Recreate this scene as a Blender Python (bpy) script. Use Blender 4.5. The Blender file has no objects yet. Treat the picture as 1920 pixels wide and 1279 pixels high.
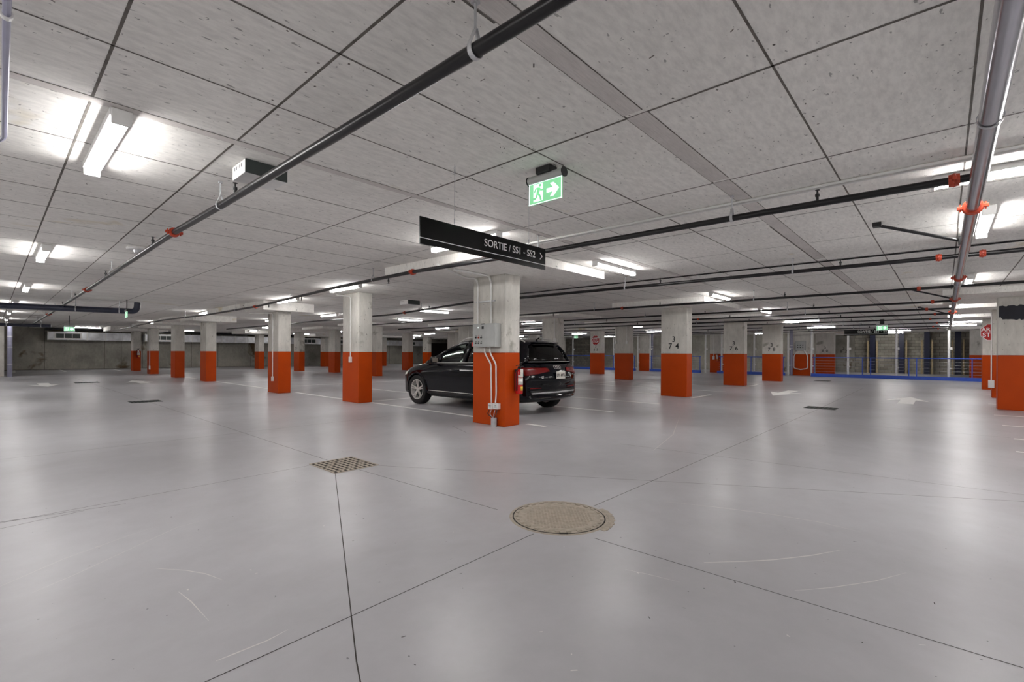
import bpy, bmesh, math, random
import numpy as np
from mathutils import Vector, Matrix
from mathutils.bvhtree import BVHTree
random.seed(4)
PI = math.pi
SC = bpy.context.scene
COL = SC.collection

# ------------------------------------------------------------------ camera, light level, exposure
FPX, YAW, HORIZON, ROLL, EYE = 890.0, 0.738, 661.5, 0.005, 1.25
CEIL = 2.71
cam_d = bpy.data.cameras.new('camera')
cam_d.sensor_width = 36.0
cam_d.lens = FPX / 1920 * 36.0
cam_d.shift_y = (HORIZON - 639.5) / 1920
cam_d.clip_start = 0.02
cam_d.clip_end = 300
cam = bpy.data.objects.new('camera', cam_d)
cam.matrix_world = (Matrix.Translation((0, 0, EYE)) @ Matrix.Rotation(YAW - PI / 2, 4, 'Z')
                    @ Matrix.Rotation(PI / 2, 4, 'X') @ Matrix.Rotation(ROLL, 4, 'Z'))
COL.objects.link(cam)
SC.camera = cam
world = bpy.data.worlds.new('world')
world.use_nodes = True
world.node_tree.nodes['Background'].inputs[0].default_value = (0.9, 0.95, 1, 1)
world.node_tree.nodes['Background'].inputs[1].default_value = 0.0
SC.world = world
SC.view_settings.view_transform = 'Standard'
SC.view_settings.look = 'None'
SC.view_settings.gamma = 1
SC.view_settings.use_curve_mapping = False
SC.view_settings.exposure = 0.36
TUBE_POWER = 44.0
try:
    SC.cycles.use_denoising = True
    SC.cycles.max_bounces = 10
    SC.cycles.diffuse_bounces = 7
    SC.cycles.sample_clamp_indirect = 6.0
    SC.cycles.caustics_reflective = False
    SC.cycles.caustics_refractive = False
except Exception:
    pass

# a sight line of the photograph (1920 x 1279) met with a real plane of the garage
def sight(px, py):
    X, Y = px - 960, py - HORIZON
    c, s = math.cos(ROLL), math.sin(ROLL)
    X, Y = X * c + Y * s, -X * s + Y * c
    r, u = X / FPX, -Y / FPX
    return Vector((math.cos(YAW) + r * math.sin(YAW), math.sin(YAW) - r * math.cos(YAW), u))
def at_z(px, py, z):
    d = sight(px, py); t = (z - EYE) / d.z
    return Vector((d.x * t, d.y * t, z))
def at_x(px, py, x):
    d = sight(px, py); t = x / d.x
    return Vector((x, d.y * t, EYE + d.z * t))
def at_y(px, py, y):
    d = sight(px, py); t = y / d.y
    return Vector((d.x * t, y, EYE + d.z * t))

# ------------------------------------------------------------------ materials
def srgb(r, g, b):
    f = lambda c: (c / 255 / 12.92) if c / 255 <= 0.04045 else ((c / 255 + 0.055) / 1.055) ** 2.4
    return (f(r), f(g), f(b), 1)

def new_mat(name):
    m = bpy.data.materials.new(name); m.use_nodes = True
    return m, m.node_tree.nodes, m.node_tree.links, m.node_tree.nodes['Principled BSDF']

def plain(name, rgb, rough=0.5, metal=0.0, noise=0.06, scale=8.0, bump=0.0, coat=0.0):
    m, N, L, B = new_mat(name)
    c = srgb(*rgb)
    co = N.new('ShaderNodeTexCoord'); nz = N.new('ShaderNodeTexNoise')
    nz.inputs['Scale'].default_value = scale; nz.inputs['Detail'].default_value = 5
    L.new(co.outputs['Object'], nz.inputs['Vector'])
    mx = N.new('ShaderNodeMixRGB'); mx.blend_type = 'MULTIPLY'; mx.inputs[0].default_value = 1
    mx.inputs[1].default_value = c
    mr = N.new('ShaderNodeMapRange'); mr.inputs[1].default_value = 0.3; mr.inputs[2].default_value = 0.7
    mr.inputs[3].default_value = 1 - noise; mr.inputs[4].default_value = 1 + noise
    L.new(nz.outputs[0], mr.inputs[0]); L.new(mr.outputs[0], mx.inputs[2])
    L.new(mx.outputs[0], B.inputs['Base Color'])
    B.inputs['Roughness'].default_value = rough; B.inputs['Metallic'].default_value = metal
    B.inputs['Coat Weight'].default_value = coat
    B.inputs['Coat Roughness'].default_value = 0.05
    if bump:
        bp = N.new('ShaderNodeBump'); bp.inputs['Strength'].default_value = bump; bp.inputs['Distance'].default_value = 0.01
        L.new(nz.outputs[0], bp.inputs['Height']); L.new(bp.outputs[0], B.inputs['Normal'])
    return m

def emit(name, rgb, power):
    m, N, L, B = new_mat(name)
    B.inputs['Base Color'].default_value = srgb(*rgb)
    B.inputs['Emission Color'].default_value = srgb(*rgb)
    B.inputs['Emission Strength'].default_value = power
    return m

def ramp(N, stops):
    r = N.new('ShaderNodeValToRGB'); e = r.color_ramp.elements
    e[0].position, e[0].color = stops[0]
    e[1].position, e[1].color = stops[-1]
    for p, c in stops[1:-1]:
        k = e.new(p); k.color = c
    return r

def noise(N, L, vec, scale, detail=6, rough=0.55, stretch=None, dist=0.0):
    n = N.new('ShaderNodeTexNoise'); n.inputs['Scale'].default_value = scale
    n.inputs['Detail'].default_value = detail; n.inputs['Roughness'].default_value = rough
    n.inputs['Distortion'].default_value = dist
    if stretch:
        mp = N.new('ShaderNodeMapping'); mp.inputs['Scale'].default_value = stretch[:3]
        if len(stretch) > 3: mp.inputs['Rotation'].default_value = (0, 0, stretch[3])
        L.new(vec, mp.inputs[0]); vec = mp.outputs[0]
    L.new(vec, n.inputs['Vector'])
    return n.outputs[0]

def mul(N, L, a, b, fac=1.0, mode='MULTIPLY'):
    m = N.new('ShaderNodeMixRGB'); m.blend_type = mode; m.inputs[0].default_value = fac
    L.new(a, m.inputs[1]); L.new(b, m.inputs[2])
    return m.outputs[0]

def g(v): return (v, v, v, 1)

def concrete(name, base, dark, speck=True, streak=(1, 1, 1), rough=0.75, big=0.5, blotch=None):
    m, N, L, B = new_mat(name)
    tc = N.new('ShaderNodeTexCoord').outputs['Object']
    oi = N.new('ShaderNodeObjectInfo'); sc_ = N.new('ShaderNodeVectorMath'); sc_.operation = 'SCALE'; sc_.inputs['Scale'].default_value = 37.0
    cx_ = N.new('ShaderNodeCombineXYZ'); L.new(oi.outputs['Random'], cx_.inputs[0]); L.new(oi.outputs['Random'], cx_.inputs[2]); L.new(cx_.outputs[0], sc_.inputs[0])
    ad_ = N.new('ShaderNodeVectorMath'); ad_.operation = 'ADD'; L.new(tc, ad_.inputs[0]); L.new(sc_.outputs[0], ad_.inputs[1]); tc = ad_.outputs[0]
    n1 = noise(N, L, tc, big, 8, 0.6)
    r1 = ramp(N, [(0.35, srgb(*dark)), (0.62, srgb(*base))]); L.new(n1, r1.inputs[0])
    n2 = noise(N, L, tc, 9, 8, 0.7, streak)
    r2 = ramp(N, [(0.3, g(0.86)), (0.6, g(1.05))]); L.new(n2, r2.inputs[0])
    c = mul(N, L, r1.outputs[0], r2.outputs[0])
    if speck:
        n3 = noise(N, L, tc, 14, 3, 0.5, (1, 2.4, 1, 0.5))
        r3 = ramp(N, [(0.285, g(0.35)), (0.31, g(1))]); L.new(n3, r3.inputs[0])
        n4 = noise(N, L, tc, 34, 2, 0.5)
        r4 = ramp(N, [(0.255, g(0.3)), (0.275, g(1))]); L.new(n4, r4.inputs[0])
        c = mul(N, L, c, r3.outputs[0], 0.8); c = mul(N, L, c, r4.outputs[0], 0.8)
    if blotch:
        n5 = noise(N, L, tc, blotch[1], 4, 0.6, None, 0.4)
        r5 = ramp(N, [(blotch[2], srgb(*blotch[0])), (blotch[2] + 0.06, g(1))]); L.new(n5, r5.inputs[0])
        c = mul(N, L, c, r5.outputs[0], 0.9)
    L.new(c, B.inputs['Base Color'])
    B.inputs['Roughness'].default_value = rough
    bp = N.new('ShaderNodeBump'); bp.inputs['Strength'].default_value = 0.25; bp.inputs['Distance'].default_value = 0.006
    L.new(n2, bp.inputs['Height']); L.new(bp.outputs[0], B.inputs['Normal'])
    return m

def floor_material():
    m, N, L, B = new_mat('polished_concrete')
    tc = N.new('ShaderNodeTexCoord').outputs['Object']
    n1 = noise(N, L, tc, 0.32, 7, 0.62, None, 0.3)
    r1 = ramp(N, [(0.3, srgb(166, 165, 168)), (0.5, srgb(181, 180, 184)), (0.72, srgb(195, 195, 199))]); L.new(n1, r1.inputs[0])
    n2 = noise(N, L, tc, 4.5, 8, 0.7)
    r2 = ramp(N, [(0.25, g(0.94)), (0.7, g(1.03))]); L.new(n2, r2.inputs[0])
    c = mul(N, L, r1.outputs[0], r2.outputs[0])
    n3 = noise(N, L, tc, 22, 2, 0.5)
    r3 = ramp(N, [(0.235, g(0.25)), (0.25, g(1))]); L.new(n3, r3.inputs[0])
    c = mul(N, L, c, r3.outputs[0], 0.7)
    L.new(c, B.inputs['Base Color'])
    rr = ramp(N, [(0.3, g(0.285)), (0.75, g(0.37))])
    n4 = noise(N, L, tc, 0.9, 6, 0.6); L.new(n4, rr.inputs[0]); L.new(rr.outputs[0], B.inputs['Roughness'])
    B.inputs['Specular IOR Level'].default_value = 0.25
    bp = N.new('ShaderNodeBump'); bp.inputs['Strength'].default_value = 0.06; bp.inputs['Distance'].default_value = 0.01
    L.new(noise(N, L, tc, 2.2, 5, 0.5), bp.inputs['Height']); L.new(bp.outputs[0], B.inputs['Normal'])
    return m

def block_material():
    m, N, L, B = new_mat('concrete_block')
    tc = N.new('ShaderNodeTexCoord').outputs['Object']
    sx = N.new('ShaderNodeSeparateXYZ'); L.new(tc, sx.inputs[0])
    cb = N.new('ShaderNodeCombineXYZ'); L.new(sx.outputs['Y'], cb.inputs['X']); L.new(sx.outputs['Z'], cb.inputs['Y'])
    br = N.new('ShaderNodeTexBrick'); L.new(cb.outputs[0], br.inputs['Vector'])
    br.inputs['Color1'].default_value = srgb(190, 186, 174); br.inputs['Color2'].default_value = srgb(150, 146, 134)
    br.inputs['Mortar'].default_value = srgb(92, 90, 85); br.inputs['Scale'].default_value = 1
    br.inputs['Brick Width'].default_value = 0.4; br.inputs['Row Height'].default_value = 0.2
    br.inputs['Mortar Size'].default_value = 0.008; br.inputs['Bias'].default_value = -0.2
    n = noise(N, L, tc, 1.2, 7, 0.7); r = ramp(N, [(0.3, g(0.62)), (0.65, g(1.08))]); L.new(n, r.inputs[0])
    L.new(mul(N, L, br.outputs[0], r.outputs[0]), B.inputs['Base Color'])
    B.inputs['Roughness'].default_value = 0.85
    return m

def glass_mat(name, tint, gloss=0.9):
    m = bpy.data.materials.new(name); m.use_nodes = True
    N, L = m.node_tree.nodes, m.node_tree.links; N.clear()
    o = N.new('ShaderNodeOutputMaterial'); t = N.new('ShaderNodeBsdfTransparent'); gl = N.new('ShaderNodeBsdfGlossy')
    f = N.new('ShaderNodeFresnel'); f.inputs[0].default_value = 1.5; mx = N.new('ShaderNodeMixShader')
    t.inputs[0].default_value = tint; gl.inputs['Roughness'].default_value = 0.02; gl.inputs[0].default_value = g(gloss)
    L.new(f.outputs[0], mx.inputs[0]); L.new(t.outputs[0], mx.inputs[1]); L.new(gl.outputs[0], mx.inputs[2])
    L.new(mx.outputs[0], o.inputs[0])
    return m

M = {}
M['ceil'] = concrete('board_formed_concrete', (245, 243, 238), (234, 232, 227), True, (1, 3, 1), 0.8, 0.6, ((236, 228, 208), 0.7, 0.30))
M['joint'] = plain('ceiling_joint', (108, 103, 97), 0.9, 0, 0.3, 14)
M['strip'] = concrete('wood_imprint_strip', (222, 217, 213), (205, 200, 196), False, (1, 14, 1), 0.8, 1.5)
M['floor'] = floor_material()
M['saw'] = plain('saw_cut', (62, 58, 55), 0.9, 0, 0.2, 20)
M['scuff'] = plain('pale_scuff', (214, 211, 208), 0.6, 0, 0.05, 30)
M['col'] = concrete('column_concrete', (216, 213, 206), (196, 194, 187), True, (1, 1, 0.3), 0.8, 0.9, ((190, 190, 184), 1.1, 0.30))
M['wallc'] = concrete('wall_concrete', (186, 183, 172), (128, 126, 118), True, (1, 1, 0.4), 0.85, 0.35, ((140, 112, 72), 0.45, 0.34))
M['orange'] = plain('orange_paint', (184, 66, 0), 0.5, 0, 0.05, 3, 0.05)
M['duct'] = plain('bright_duct_steel', (222, 224, 228), 0.3, 0.3, 0.2, 3)
M['darkstain'] = plain('dark_coating', (20, 22, 34), 0.6, 0, 0.4, 6)
M['orange'].node_tree.nodes['Principled BSDF'].inputs['Specular IOR Level'].default_value = 0.2
M['white'] = plain('white_enamel', (232, 232, 230), 0.4)
M['paint'] = plain('white_road_paint', (252, 252, 250), 0.55, 0, 0.06, 25)
M['black_text'] = plain('black_lettering', (26, 26, 27), 0.6)
M['white_text'] = plain('white_lettering', (245, 245, 245), 0.5)
M['tube'] = emit('tube_diffuser', (255, 252, 250), TUBE_POWER)
M['pipe'] = plain('black_steel_pipe', (15, 14, 17), 0.32, 0.12, 0.2, 20)
M['galv'] = plain('galvanised_steel', (190, 191, 194), 0.36, 0.45, 0.12, 14)
M['chrome'] = plain('zinc_pipe', (176, 174, 182), 0.18, 0.95, 0.08, 6)
M['coupling'] = plain('orange_coupling', (176, 60, 32), 0.45)
M['emt'] = plain('pale_conduit', (228, 228, 226), 0.4, 0.0, 0.05)
M['panel_grey'] = plain('grey_enclosure', (172, 174, 172), 0.45)
M['dark_metal'] = plain('dark_green_metal', (52, 60, 58), 0.5)
M['bluepipe'] = plain('dark_blue_plastic', (44, 48, 66), 0.35, 0, 0.15)
M['violet'] = plain('grey_drain_plastic', (150, 150, 172), 0.35)
M['signblack'] = plain('gloss_black_panel', (10, 10, 11), 0.18)
M['signblack'].node_tree.nodes['Principled BSDF'].inputs['Specular IOR Level'].default_value = 0.2
M['exitgreen'] = emit('exit_green', (128, 205, 150), 0.62)
M['exitwhite'] = emit('exit_white', (235, 250, 246), 0.8)
M['red'] = plain('red_enamel', (190, 14, 14), 0.28, 0, 0.03, 8, 0, 0.4)
M['stopred'] = plain('stop_red', (176, 20, 22), 0.4)
M['label'] = plain('paper_label', (222, 220, 212), 0.6, 0, 0.12, 60)
M['yellow'] = plain('yellow_label', (228, 190, 60), 0.6)
M['blue'] = plain('blue_steel_paint', (52, 88, 190), 0.4)
M['navy'] = plain('navy_steel_paint', (16, 23, 56), 0.45)
M['block'] = block_material()
M['timber'] = plain('yellow_timber', (190, 172, 136), 0.8, 0, 0.2, 12)
M['iron'] = plain('dusty_cast_iron', (176, 166, 152), 0.75, 0.0, 0.16, 26, 0.5)
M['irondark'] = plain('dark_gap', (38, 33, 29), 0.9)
M['carpaint'] = plain('black_blue_car_paint', (1, 2, 10), 0.1, 0.0, 0.0, 1, 0, 0.0)
M['carpaint'].node_tree.nodes['Principled BSDF'].inputs['Specular IOR Level'].default_value = 0.4
M['carplastic'] = plain('black_plastic', (16, 16, 18), 0.5)
M['rubber'] = plain('tyre_rubber', (24, 24, 25), 0.75, 0, 0.1, 30)
M['alloy'] = plain('alloy_wheel', (205, 203, 200), 0.35, 0.25)
M['tail'] = plain('red_lens', (112, 2, 4), 0.25, 0, 0.1, 30, 0, 0.0)
M['lens'] = plain('clear_lens', (190, 182, 170), 0.1, 0.4, 0.1, 30, 0, 1.0)
M['glass'] = glass_mat('clear_car_glass', (0.80, 0.88, 0.84, 1))
M['tint'] = glass_mat('privacy_glass', (0.03, 0.035, 0.035, 1))
M['seat'] = plain('seat_leather', (46, 42, 42), 0.6)
M['water'] = glass_mat('railing_glass', (0.8, 0.9, 0.95, 1))

# ------------------------------------------------------------------ mesh helpers
def obj(name, bm, mat, parent=None, smooth=False, loc=None):
    me = bpy.data.meshes.new(name)
    bmesh.ops.recalc_face_normals(bm, faces=bm.faces[:])
    bm.to_mesh(me); bm.free()
    for x in (mat if isinstance(mat, (list, tuple)) else [mat]):
        me.materials.append(M[x] if isinstance(x, str) else x)
    if smooth:
        for p in me.polygons: p.use_smooth = True
        try: me.set_sharp_from_angle(angle=math.radians(38))
        except Exception: pass
    o = bpy.data.objects.new(name, me); COL.objects.link(o)
    if parent: o.parent = parent
    if loc: o.location = loc
    return o

def tag(o, label, cat=None, group=None, kind=None):
    if label: o['label'] = label
    if cat: o['category'] = cat
    if group: o['group'] = group
    if kind: o['kind'] = kind
    return o

def thing(name, label, cat, loc=(0, 0, 0), group=None, rz=0):
    o = bpy.data.objects.new(name, None); COL.objects.link(o)
    o.empty_display_size = 0.1
    o.location = loc; o.rotation_euler = (0, 0, rz)
    return tag(o, label, cat, group)

def dup(root, loc, label=None, group=None, rz=None):
    r = root.copy(); COL.objects.link(r); r.location = loc
    if rz is not None: r.rotation_euler = (0, 0, rz)
    if label: r['label'] = label
    if group: r['group'] = group
    for ch in list(root.children):
        c = ch.copy(); COL.objects.link(c); c.parent = r
        for gch in ch.children:
            d = gch.copy(); COL.objects.link(d); d.parent = c
    return r

def box(bm, lo, hi, mi=0, bevel=0.0, mat=None):
    v = [bm.verts.new((x, y, z)) for x in (lo[0], hi[0]) for y in (lo[1], hi[1]) for z in (lo[2], hi[2])]
    fs = []
    for q in ((0, 1, 3, 2), (4, 6, 7, 5), (0, 4, 5, 1), (2, 3, 7, 6), (0, 2, 6, 4), (1, 5, 7, 3)):
        f = bm.faces.new([v[i] for i in q]); f.material_index = mi; fs.append(f)
    if mat is not None:
        for a in v: a.co = mat @ a.co
    if bevel:
        es = list({e for f in fs for e in f.edges})
        bmesh.ops.bevel(bm, geom=es, offset=bevel, segments=2, affect='EDGES', profile=0.5)
    return fs

def quad(bm, pts, mi=0):
    f = bm.faces.new([bm.verts.new(p) for p in pts]); f.material_index = mi
    return f

def prism(bm, pts2, fn, d0, d1, mi=0):
    """outline pts2 put through fn(u, v, d) at depths d0 and d1"""
    a = [bm.verts.new(fn(u, v, d0)) for u, v in pts2]; b = [bm.verts.new(fn(u, v, d1)) for u, v in pts2]
    n = len(a)
    bm.faces.new(a).material_index = mi; bm.faces.new(b[::-1]).material_index = mi
    for i in range(n):
        bm.faces.new((a[i], a[(i + 1) % n], b[(i + 1) % n], b[i])).material_index = mi

def tube(bm, pts, r, seg=12, mi=0, cap=True, fillet=0.0):
    pts = [Vector(p) for p in pts]
    if fillet and len(pts) > 2:
        out = [pts[0]]
        for i in range(1, len(pts) - 1):
            a, b, c = pts[i - 1], pts[i], pts[i + 1]
            f = min(fillet, (a - b).length * 0.49, (c - b).length * 0.49)
            p0 = b + (a - b).normalized() * f; p1 = b + (c - b).normalized() * f
            for k in range(7):
                t = k / 6; out.append(p0 * (1 - t) ** 2 + b * 2 * t * (1 - t) + p1 * t * t)
        out.append(pts[-1]); pts = out
    rings = []; up = None
    for i, p in enumerate(pts):
        d = (pts[min(i + 1, len(pts) - 1)] - pts[max(i - 1, 0)]).normalized()
        if up is None:
            up = Vector((0, 0, 1)) if abs(d.z) < 0.9 else Vector((1, 0, 0))
        s = d.cross(up).normalized(); up = s.cross(d).normalized()
        rr = r
        rings.append([bm.verts.new(p + (s * math.cos(a) + up * math.sin(a)) * rr)
                      for a in [2 * PI * k / seg for k in range(seg)]])
    for a, b in zip(rings, rings[1:]):
        for k in range(seg):
            bm.faces.new((a[k], a[(k + 1) % seg], b[(k + 1) % seg], b[k])).material_index = mi
    if cap:
        bm.faces.new(rings[0][::-1]).material_index = mi; bm.faces.new(rings[-1]).material_index = mi

def lathe(bm, prof, seg=24, mat=None, mi=0, close=False):
    """prof of (r, z) about z, placed by mat"""
    mat = mat or Matrix()
    rings = []
    for r, z in prof:
        if r < 1e-6: rings.append([bm.verts.new(mat @ Vector((0, 0, z)))])
        else: rings.append([bm.verts.new(mat @ Vector((r * math.cos(2 * PI * k / seg), r * math.sin(2 * PI * k / seg), z))) for k in range(seg)])
    pr = list(zip(rings, rings[1:]))
    if close: pr.append((rings[-1], rings[0]))
    for a, b in pr:
        for k in range(seg):
            k2 = (k + 1) % seg
            if len(a) == 1 and len(b) == 1: continue
            if len(a) == 1: f = bm.faces.new((a[0], b[k], b[k2]))
            elif len(b) == 1: f = bm.faces.new((a[k], a[k2], b[0]))
            else: f = bm.faces.new((a[k], a[k2], b[k2], b[k]))
            f.material_index = mi

def axis(p, d):
    """matrix putting local z along d at p"""
    return Matrix.Translation(p) @ Vector(d).to_track_quat('Z', 'Y').to_matrix().to_4x4()

FACE_NX = Matrix(((0, 0, -1), (-1, 0, 0), (0, 1, 0))).to_4x4()   # writing on a face that looks towards -x
FACE_NY = Matrix(((1, 0, 0), (0, 0, -1), (0, 1, 0))).to_4x4()    # writing on a face that looks towards -y

def text_mesh(body, size, thick=0.0015, align='CENTER', bold=0.0, spacing=1.0):
    cu = bpy.data.curves.new('lettering', 'FONT'); cu.body = body; cu.size = size; cu.align_x = align; cu.align_y = 'CENTER'
    cu.extrude = thick; cu.offset = bold; cu.space_character = spacing
    t = bpy.data.objects.new('lettering', cu); COL.objects.link(t)
    dg = bpy.context.evaluated_depsgraph_get(); dg.update()
    me = bpy.data.meshes.new_from_object(t.evaluated_get(dg))
    bpy.data.objects.remove(t); bpy.data.curves.remove(cu)
    return me
def text(name, body, size, mat, face, pos, parent=None, **kw):
    me = text_mesh(body, size, **kw); me.materials.clear(); me.materials.append(M[mat])
    me.transform(face)
    o = bpy.data.objects.new(name, me); COL.objects.link(o); o.location = pos
    if parent: o.parent = parent
    return o

# ------------------------------------------------------------------ floor, ceiling, walls
X0, X1, Y0, Y1 = -6.0, 41.0, -11.0, 43.0
bm = bmesh.new()
box(bm, (X0 - .2, Y0 - .2, -0.2), (X1 + .2, Y1 + .2, 0.0), 0)
def line_quad(bm, a, b, w, z, mi, w2=None):
    a, b = Vector((a[0], a[1], z)), Vector((b[0], b[1], z)); n = Vector((-(b - a).y, (b - a).x, 0)).normalized()
    w2 = w if w2 is None else w2
    quad(bm, (a + n * w / 2, b + n * w2 / 2, b - n * w2 / 2, a - n * w / 2), mi)
saw = [((0.0, 2.05), (2.53, 2.09)), ((3.32, 2.11), (12.75, 2.10)), ((13.3, 2.12), (22.0, 2.2)),
       ((2.39, 4.62), (1.0, 1.75)), ((1.0, 1.75), (0.5, 0.6)), ((2.88, 4.60), (6.9, -2.1)),
       ((2.64, 4.6), (2.72, 2.62)), ((2.75, 1.74), (2.82, -2.5)), ((2.62, 5.25), (2.62, 14.3)), ((2.6, 14.9), (2.6, 30)),
       ((5.85, 3.3), (6.3, -1.2)), ((-0.8, 7.97), (5.2, 8.0)), ((-0.8, 5.0), (2.4, 5.15)), ((-1.5, 5.35), (0.75, 4.94)), ((-1.5, 4.6), (0.5, 4.96)),
       ((10.2, 5.2), (10.4, -.8)), ((6.6, 5.2), (6.5, 4.4)), ((5.3, 6.2), (5.0, 5.5)), ((-.8, 12.5), (5.2, 12.5))]
for a, b in saw: line_quad(bm, a, b, 0.0058, 0.0006, 1)
def scuff(pts, w):
    P = [at_z(x, y, 0) for x, y in pts]
    n = len(P) - 1
    for i in range(n):
        wa = w * (1 if 0 < i else 0.4); wb = w * (1 if i + 1 < n else 0.2)
        line_quad(bm, P[i], P[i + 1], wa, 0.0008, 2, wb)
scuff([(1320, 1055), (1395, 1053), (1450, 1050), (1520, 1042), (1580, 1031)], 0.010)
scuff([(1250, 941), (1350, 952), (1450, 965), (1540, 980), (1615, 998)], 0.007)
scuff([(405, 1240), (440, 1226), (500, 1202), (540, 1181)], 0.008)
scuff([(60, 1112), (140, 1078), (250, 1027), (330, 990), (398, 971)], 0.0035)
scuff([(0, 1100), (120, 1048), (240, 1005), (300, 985)], 0.0035)
scuff([(290, 1066), (350, 1070), (385, 1076), (418, 1088)], 0.006)
scuff([(1490, 1108), (1560, 1102), (1640, 1090), (1700, 1074)], 0.006)
scuff([(335, 1110), (358, 1128), (392, 1165)], 0.006)
scuff([(1172, 1068), (1215, 1077), (1275, 1092)], 0.004)
scuff([(1225, 845), (1262, 815), (1275, 780)], 0.012)
for k in range(26):
    p = at_z(random.uniform(150, 1800), random.uniform(930, 1260), 0); a = random.uniform(0, 6)
    line_quad(bm, p, p + Vector((math.cos(a), math.sin(a), 0)) * random.uniform(.008, .03), random.uniform(.003, .008), 0.0008, random.choice((1, 2, 2)))
floor = obj('floor', bm, ['floor', 'saw', 'scuff']); tag(floor, 'polished pale grey concrete floor', None, None, 'structure')

def paint_part(name, bm): return obj(name, bm, 'paint', floor)
for a, b, w in [((6.35, 6.25), (6.35, 10.5), .10), ((6.35, 5.0), (6.35, 5.42), .10), ((6.3, 11.35), (6.3, 14.65), .10), ((6.3, 15.5), (6.3, 22.35), .10),
                ((6.3, 23.2), (6.3, 31.5), .10), ((8.95, 5.2), (8.95, 10.6), .10), ((11.15, 5.2), (11.15, 10.6), .10), ((13.9, 6.3), (13.9, 10.6), .10),
                ((16.3, 5.3), (16.3, 10.6), .10), ((18.9, 5.3), (18.9, 10.6), .1), ((21.6, 5.3), (21.6, 10.6), .1), ((13.3, 5.25), (14.8, 5.25), .1),
                ((19.6, 5.6), (21.0, 5.6), .1), ((6.5, 10.75), (20, 10.75), .1), ((8.7, 11), (8.7, 16), .1), ((11.2, 11), (11.2, 16), .1),
                ((6.3, 26.4), (11.3, 26.4), .1), ((6.3, 21.3), (13.3, 21.3), .1), ((6.9, 17.5), (12.5, 17.5), .1), ((13.4, 28), (13.4, 36), .1),
                ((14.1, -.78), (14.1, -5.5), .1), ((12.15, -.78), (12.15, -5.5), .1), ((10.3, -.78), (10.3, -5.5), .1), ((8.95, -.7), (8.95, -5.5), .1),
                ((17.2, -.85), (17.2, -5.5), .1), ((21.5, -.85), (21.5, -5.5), .1),
                ((3.0, 38.2), (3.05, 42.8), .13), ((5.5, 37.3), (5.6, 42.8), .12), ((0.9, 38.2), (1.0, 42.8), .12), ((8.2, 37.3), (8.2, 42.8), .12)]:
    b2 = bmesh.new(); line_quad(b2, a, b, w, 0.0012, 0); paint_part('parking_line', b2)
def arrow(x, y, ang):
    b2 = bmesh.new(); R = Matrix.Rotation(ang, 3, 'Z')
    pts = [(-1.3, -.13), (-.1, -.13), (-.1, -.5), (1.3, 0), (-.1, .5), (-.1, .13), (-1.3, .13)]
    pts = [(-1.35, -.16), (-.0, -.16), (-.35, -.46), (1.3, 0), (-.35, .46), (0, .16), (-1.35, .16)]
    b2.faces.new([b2.verts.new(R @ Vector((a, b, 0)) + Vector((x, y, 0.0012))) for a, b in pts])
    tag(paint_part('painted_arrow', b2), 'white painted direction arrow')
arrow(17.0, .72, 0); arrow(17.15, 3.8, PI); arrow(1.35, 24.1, -PI / 2); arrow(4.05, 24.1, PI / 2)

bm = bmesh.new()
box(bm, (X0 - .2, Y0 - .2, CEIL), (X1 + .2, Y1 + .2, CEIL + 0.25), 0)
zc = CEIL - 0.0012
def ceil_line(a, b, w=0.011, mi=1): line_quad(bm, a, b, w, zc, mi)
ys = [-3.17, -2.38, -1.62, -.87, -.11, .64, 1.47, 2.2, 2.94, 3.70]
while ys[-1] < Y1 - 1: ys.append(ys[-1] + 0.757)
y = -3.17
while y > Y0: y -= .76; ys.append(y)
ys = sorted(ys)
xs = [-4.86, -3.36, -1.86, -.36, 1.15, 2.66, 4.16, 5.68, 7.21]
while xs[-1] < X1 - 1.6: xs.append(xs[-1] + 1.5)
ceil_line((.39, 2.0), (.39, 36), .014)
for i, yv in enumerate(ys):
    x = X0
    while x < X1:      # the joints of the form boards, each board a little out of line
        x2 = min(x + random.choice((3.0, 4.5, 6.0)), X1); d = random.uniform(-.008, .008)
        ceil_line((x, yv + d), (x2, yv + d), random.uniform(.011, .017)); x = x2
for i, xv in enumerate(xs):
    yv = Y0
    while yv < Y1:
        y2 = min(yv + random.choice((3.8, 5.3, 7.6)), Y1); d = random.uniform(-.008, .008)
        ceil_line((xv + d, yv), (xv + d, y2), random.uniform(.010, .018)); yv = y2
def strip(x0, x1, y0, y1):
    quad(bm, ((x0, y0, zc - .0008), (x1, y0, zc - .0008), (x1, y1, zc - .0008), (x0, y1, zc - .0008)), 2)
    ceil_line((x0, y0), (x1, y0), .012); ceil_line((x0, y1), (x1, y1), .006)
for x0_, x1_ in ((-6, 2.62), (2.66, 4.12), (4.16, 8.5), (8.6, 14), (14.1, 30)): strip(x0_, x1_, 1.335 + random.uniform(-.01, .01), 1.465)
strip(-6, 10, 3.62, 3.70)
for k in range(240):      # nail prints either side of the joints
    if random.random() < .5:
        xv = random.choice([q for q in xs if -2 < q < 9]); p = Vector((xv + random.choice((-.045, .045)), random.uniform(-2, 9), 0))
    else:
        yv = random.choice([q for q in ys if -2 < q < 8]); p = Vector((random.uniform(-1, 9), yv + random.choice((-.04, .04)), 0))
    a = random.uniform(0, 6)
    line_quad(bm, p, p + Vector((math.cos(a), math.sin(a), 0)) * .014, .010, zc, 1)
for k in range(150):
    p = Vector((random.uniform(0, 7), random.uniform(-1.5, 7), 0)); a = random.gauss(.75, .5)
    line_quad(bm, p, p + Vector((math.cos(a), math.sin(a), 0)) * random.uniform(.008, .035), random.uniform(.003, .009), zc, 1)
tag(obj('ceiling', bm, ['ceil', 'joint', 'strip']), 'board-marked concrete ceiling', None, None, 'structure')

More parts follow.
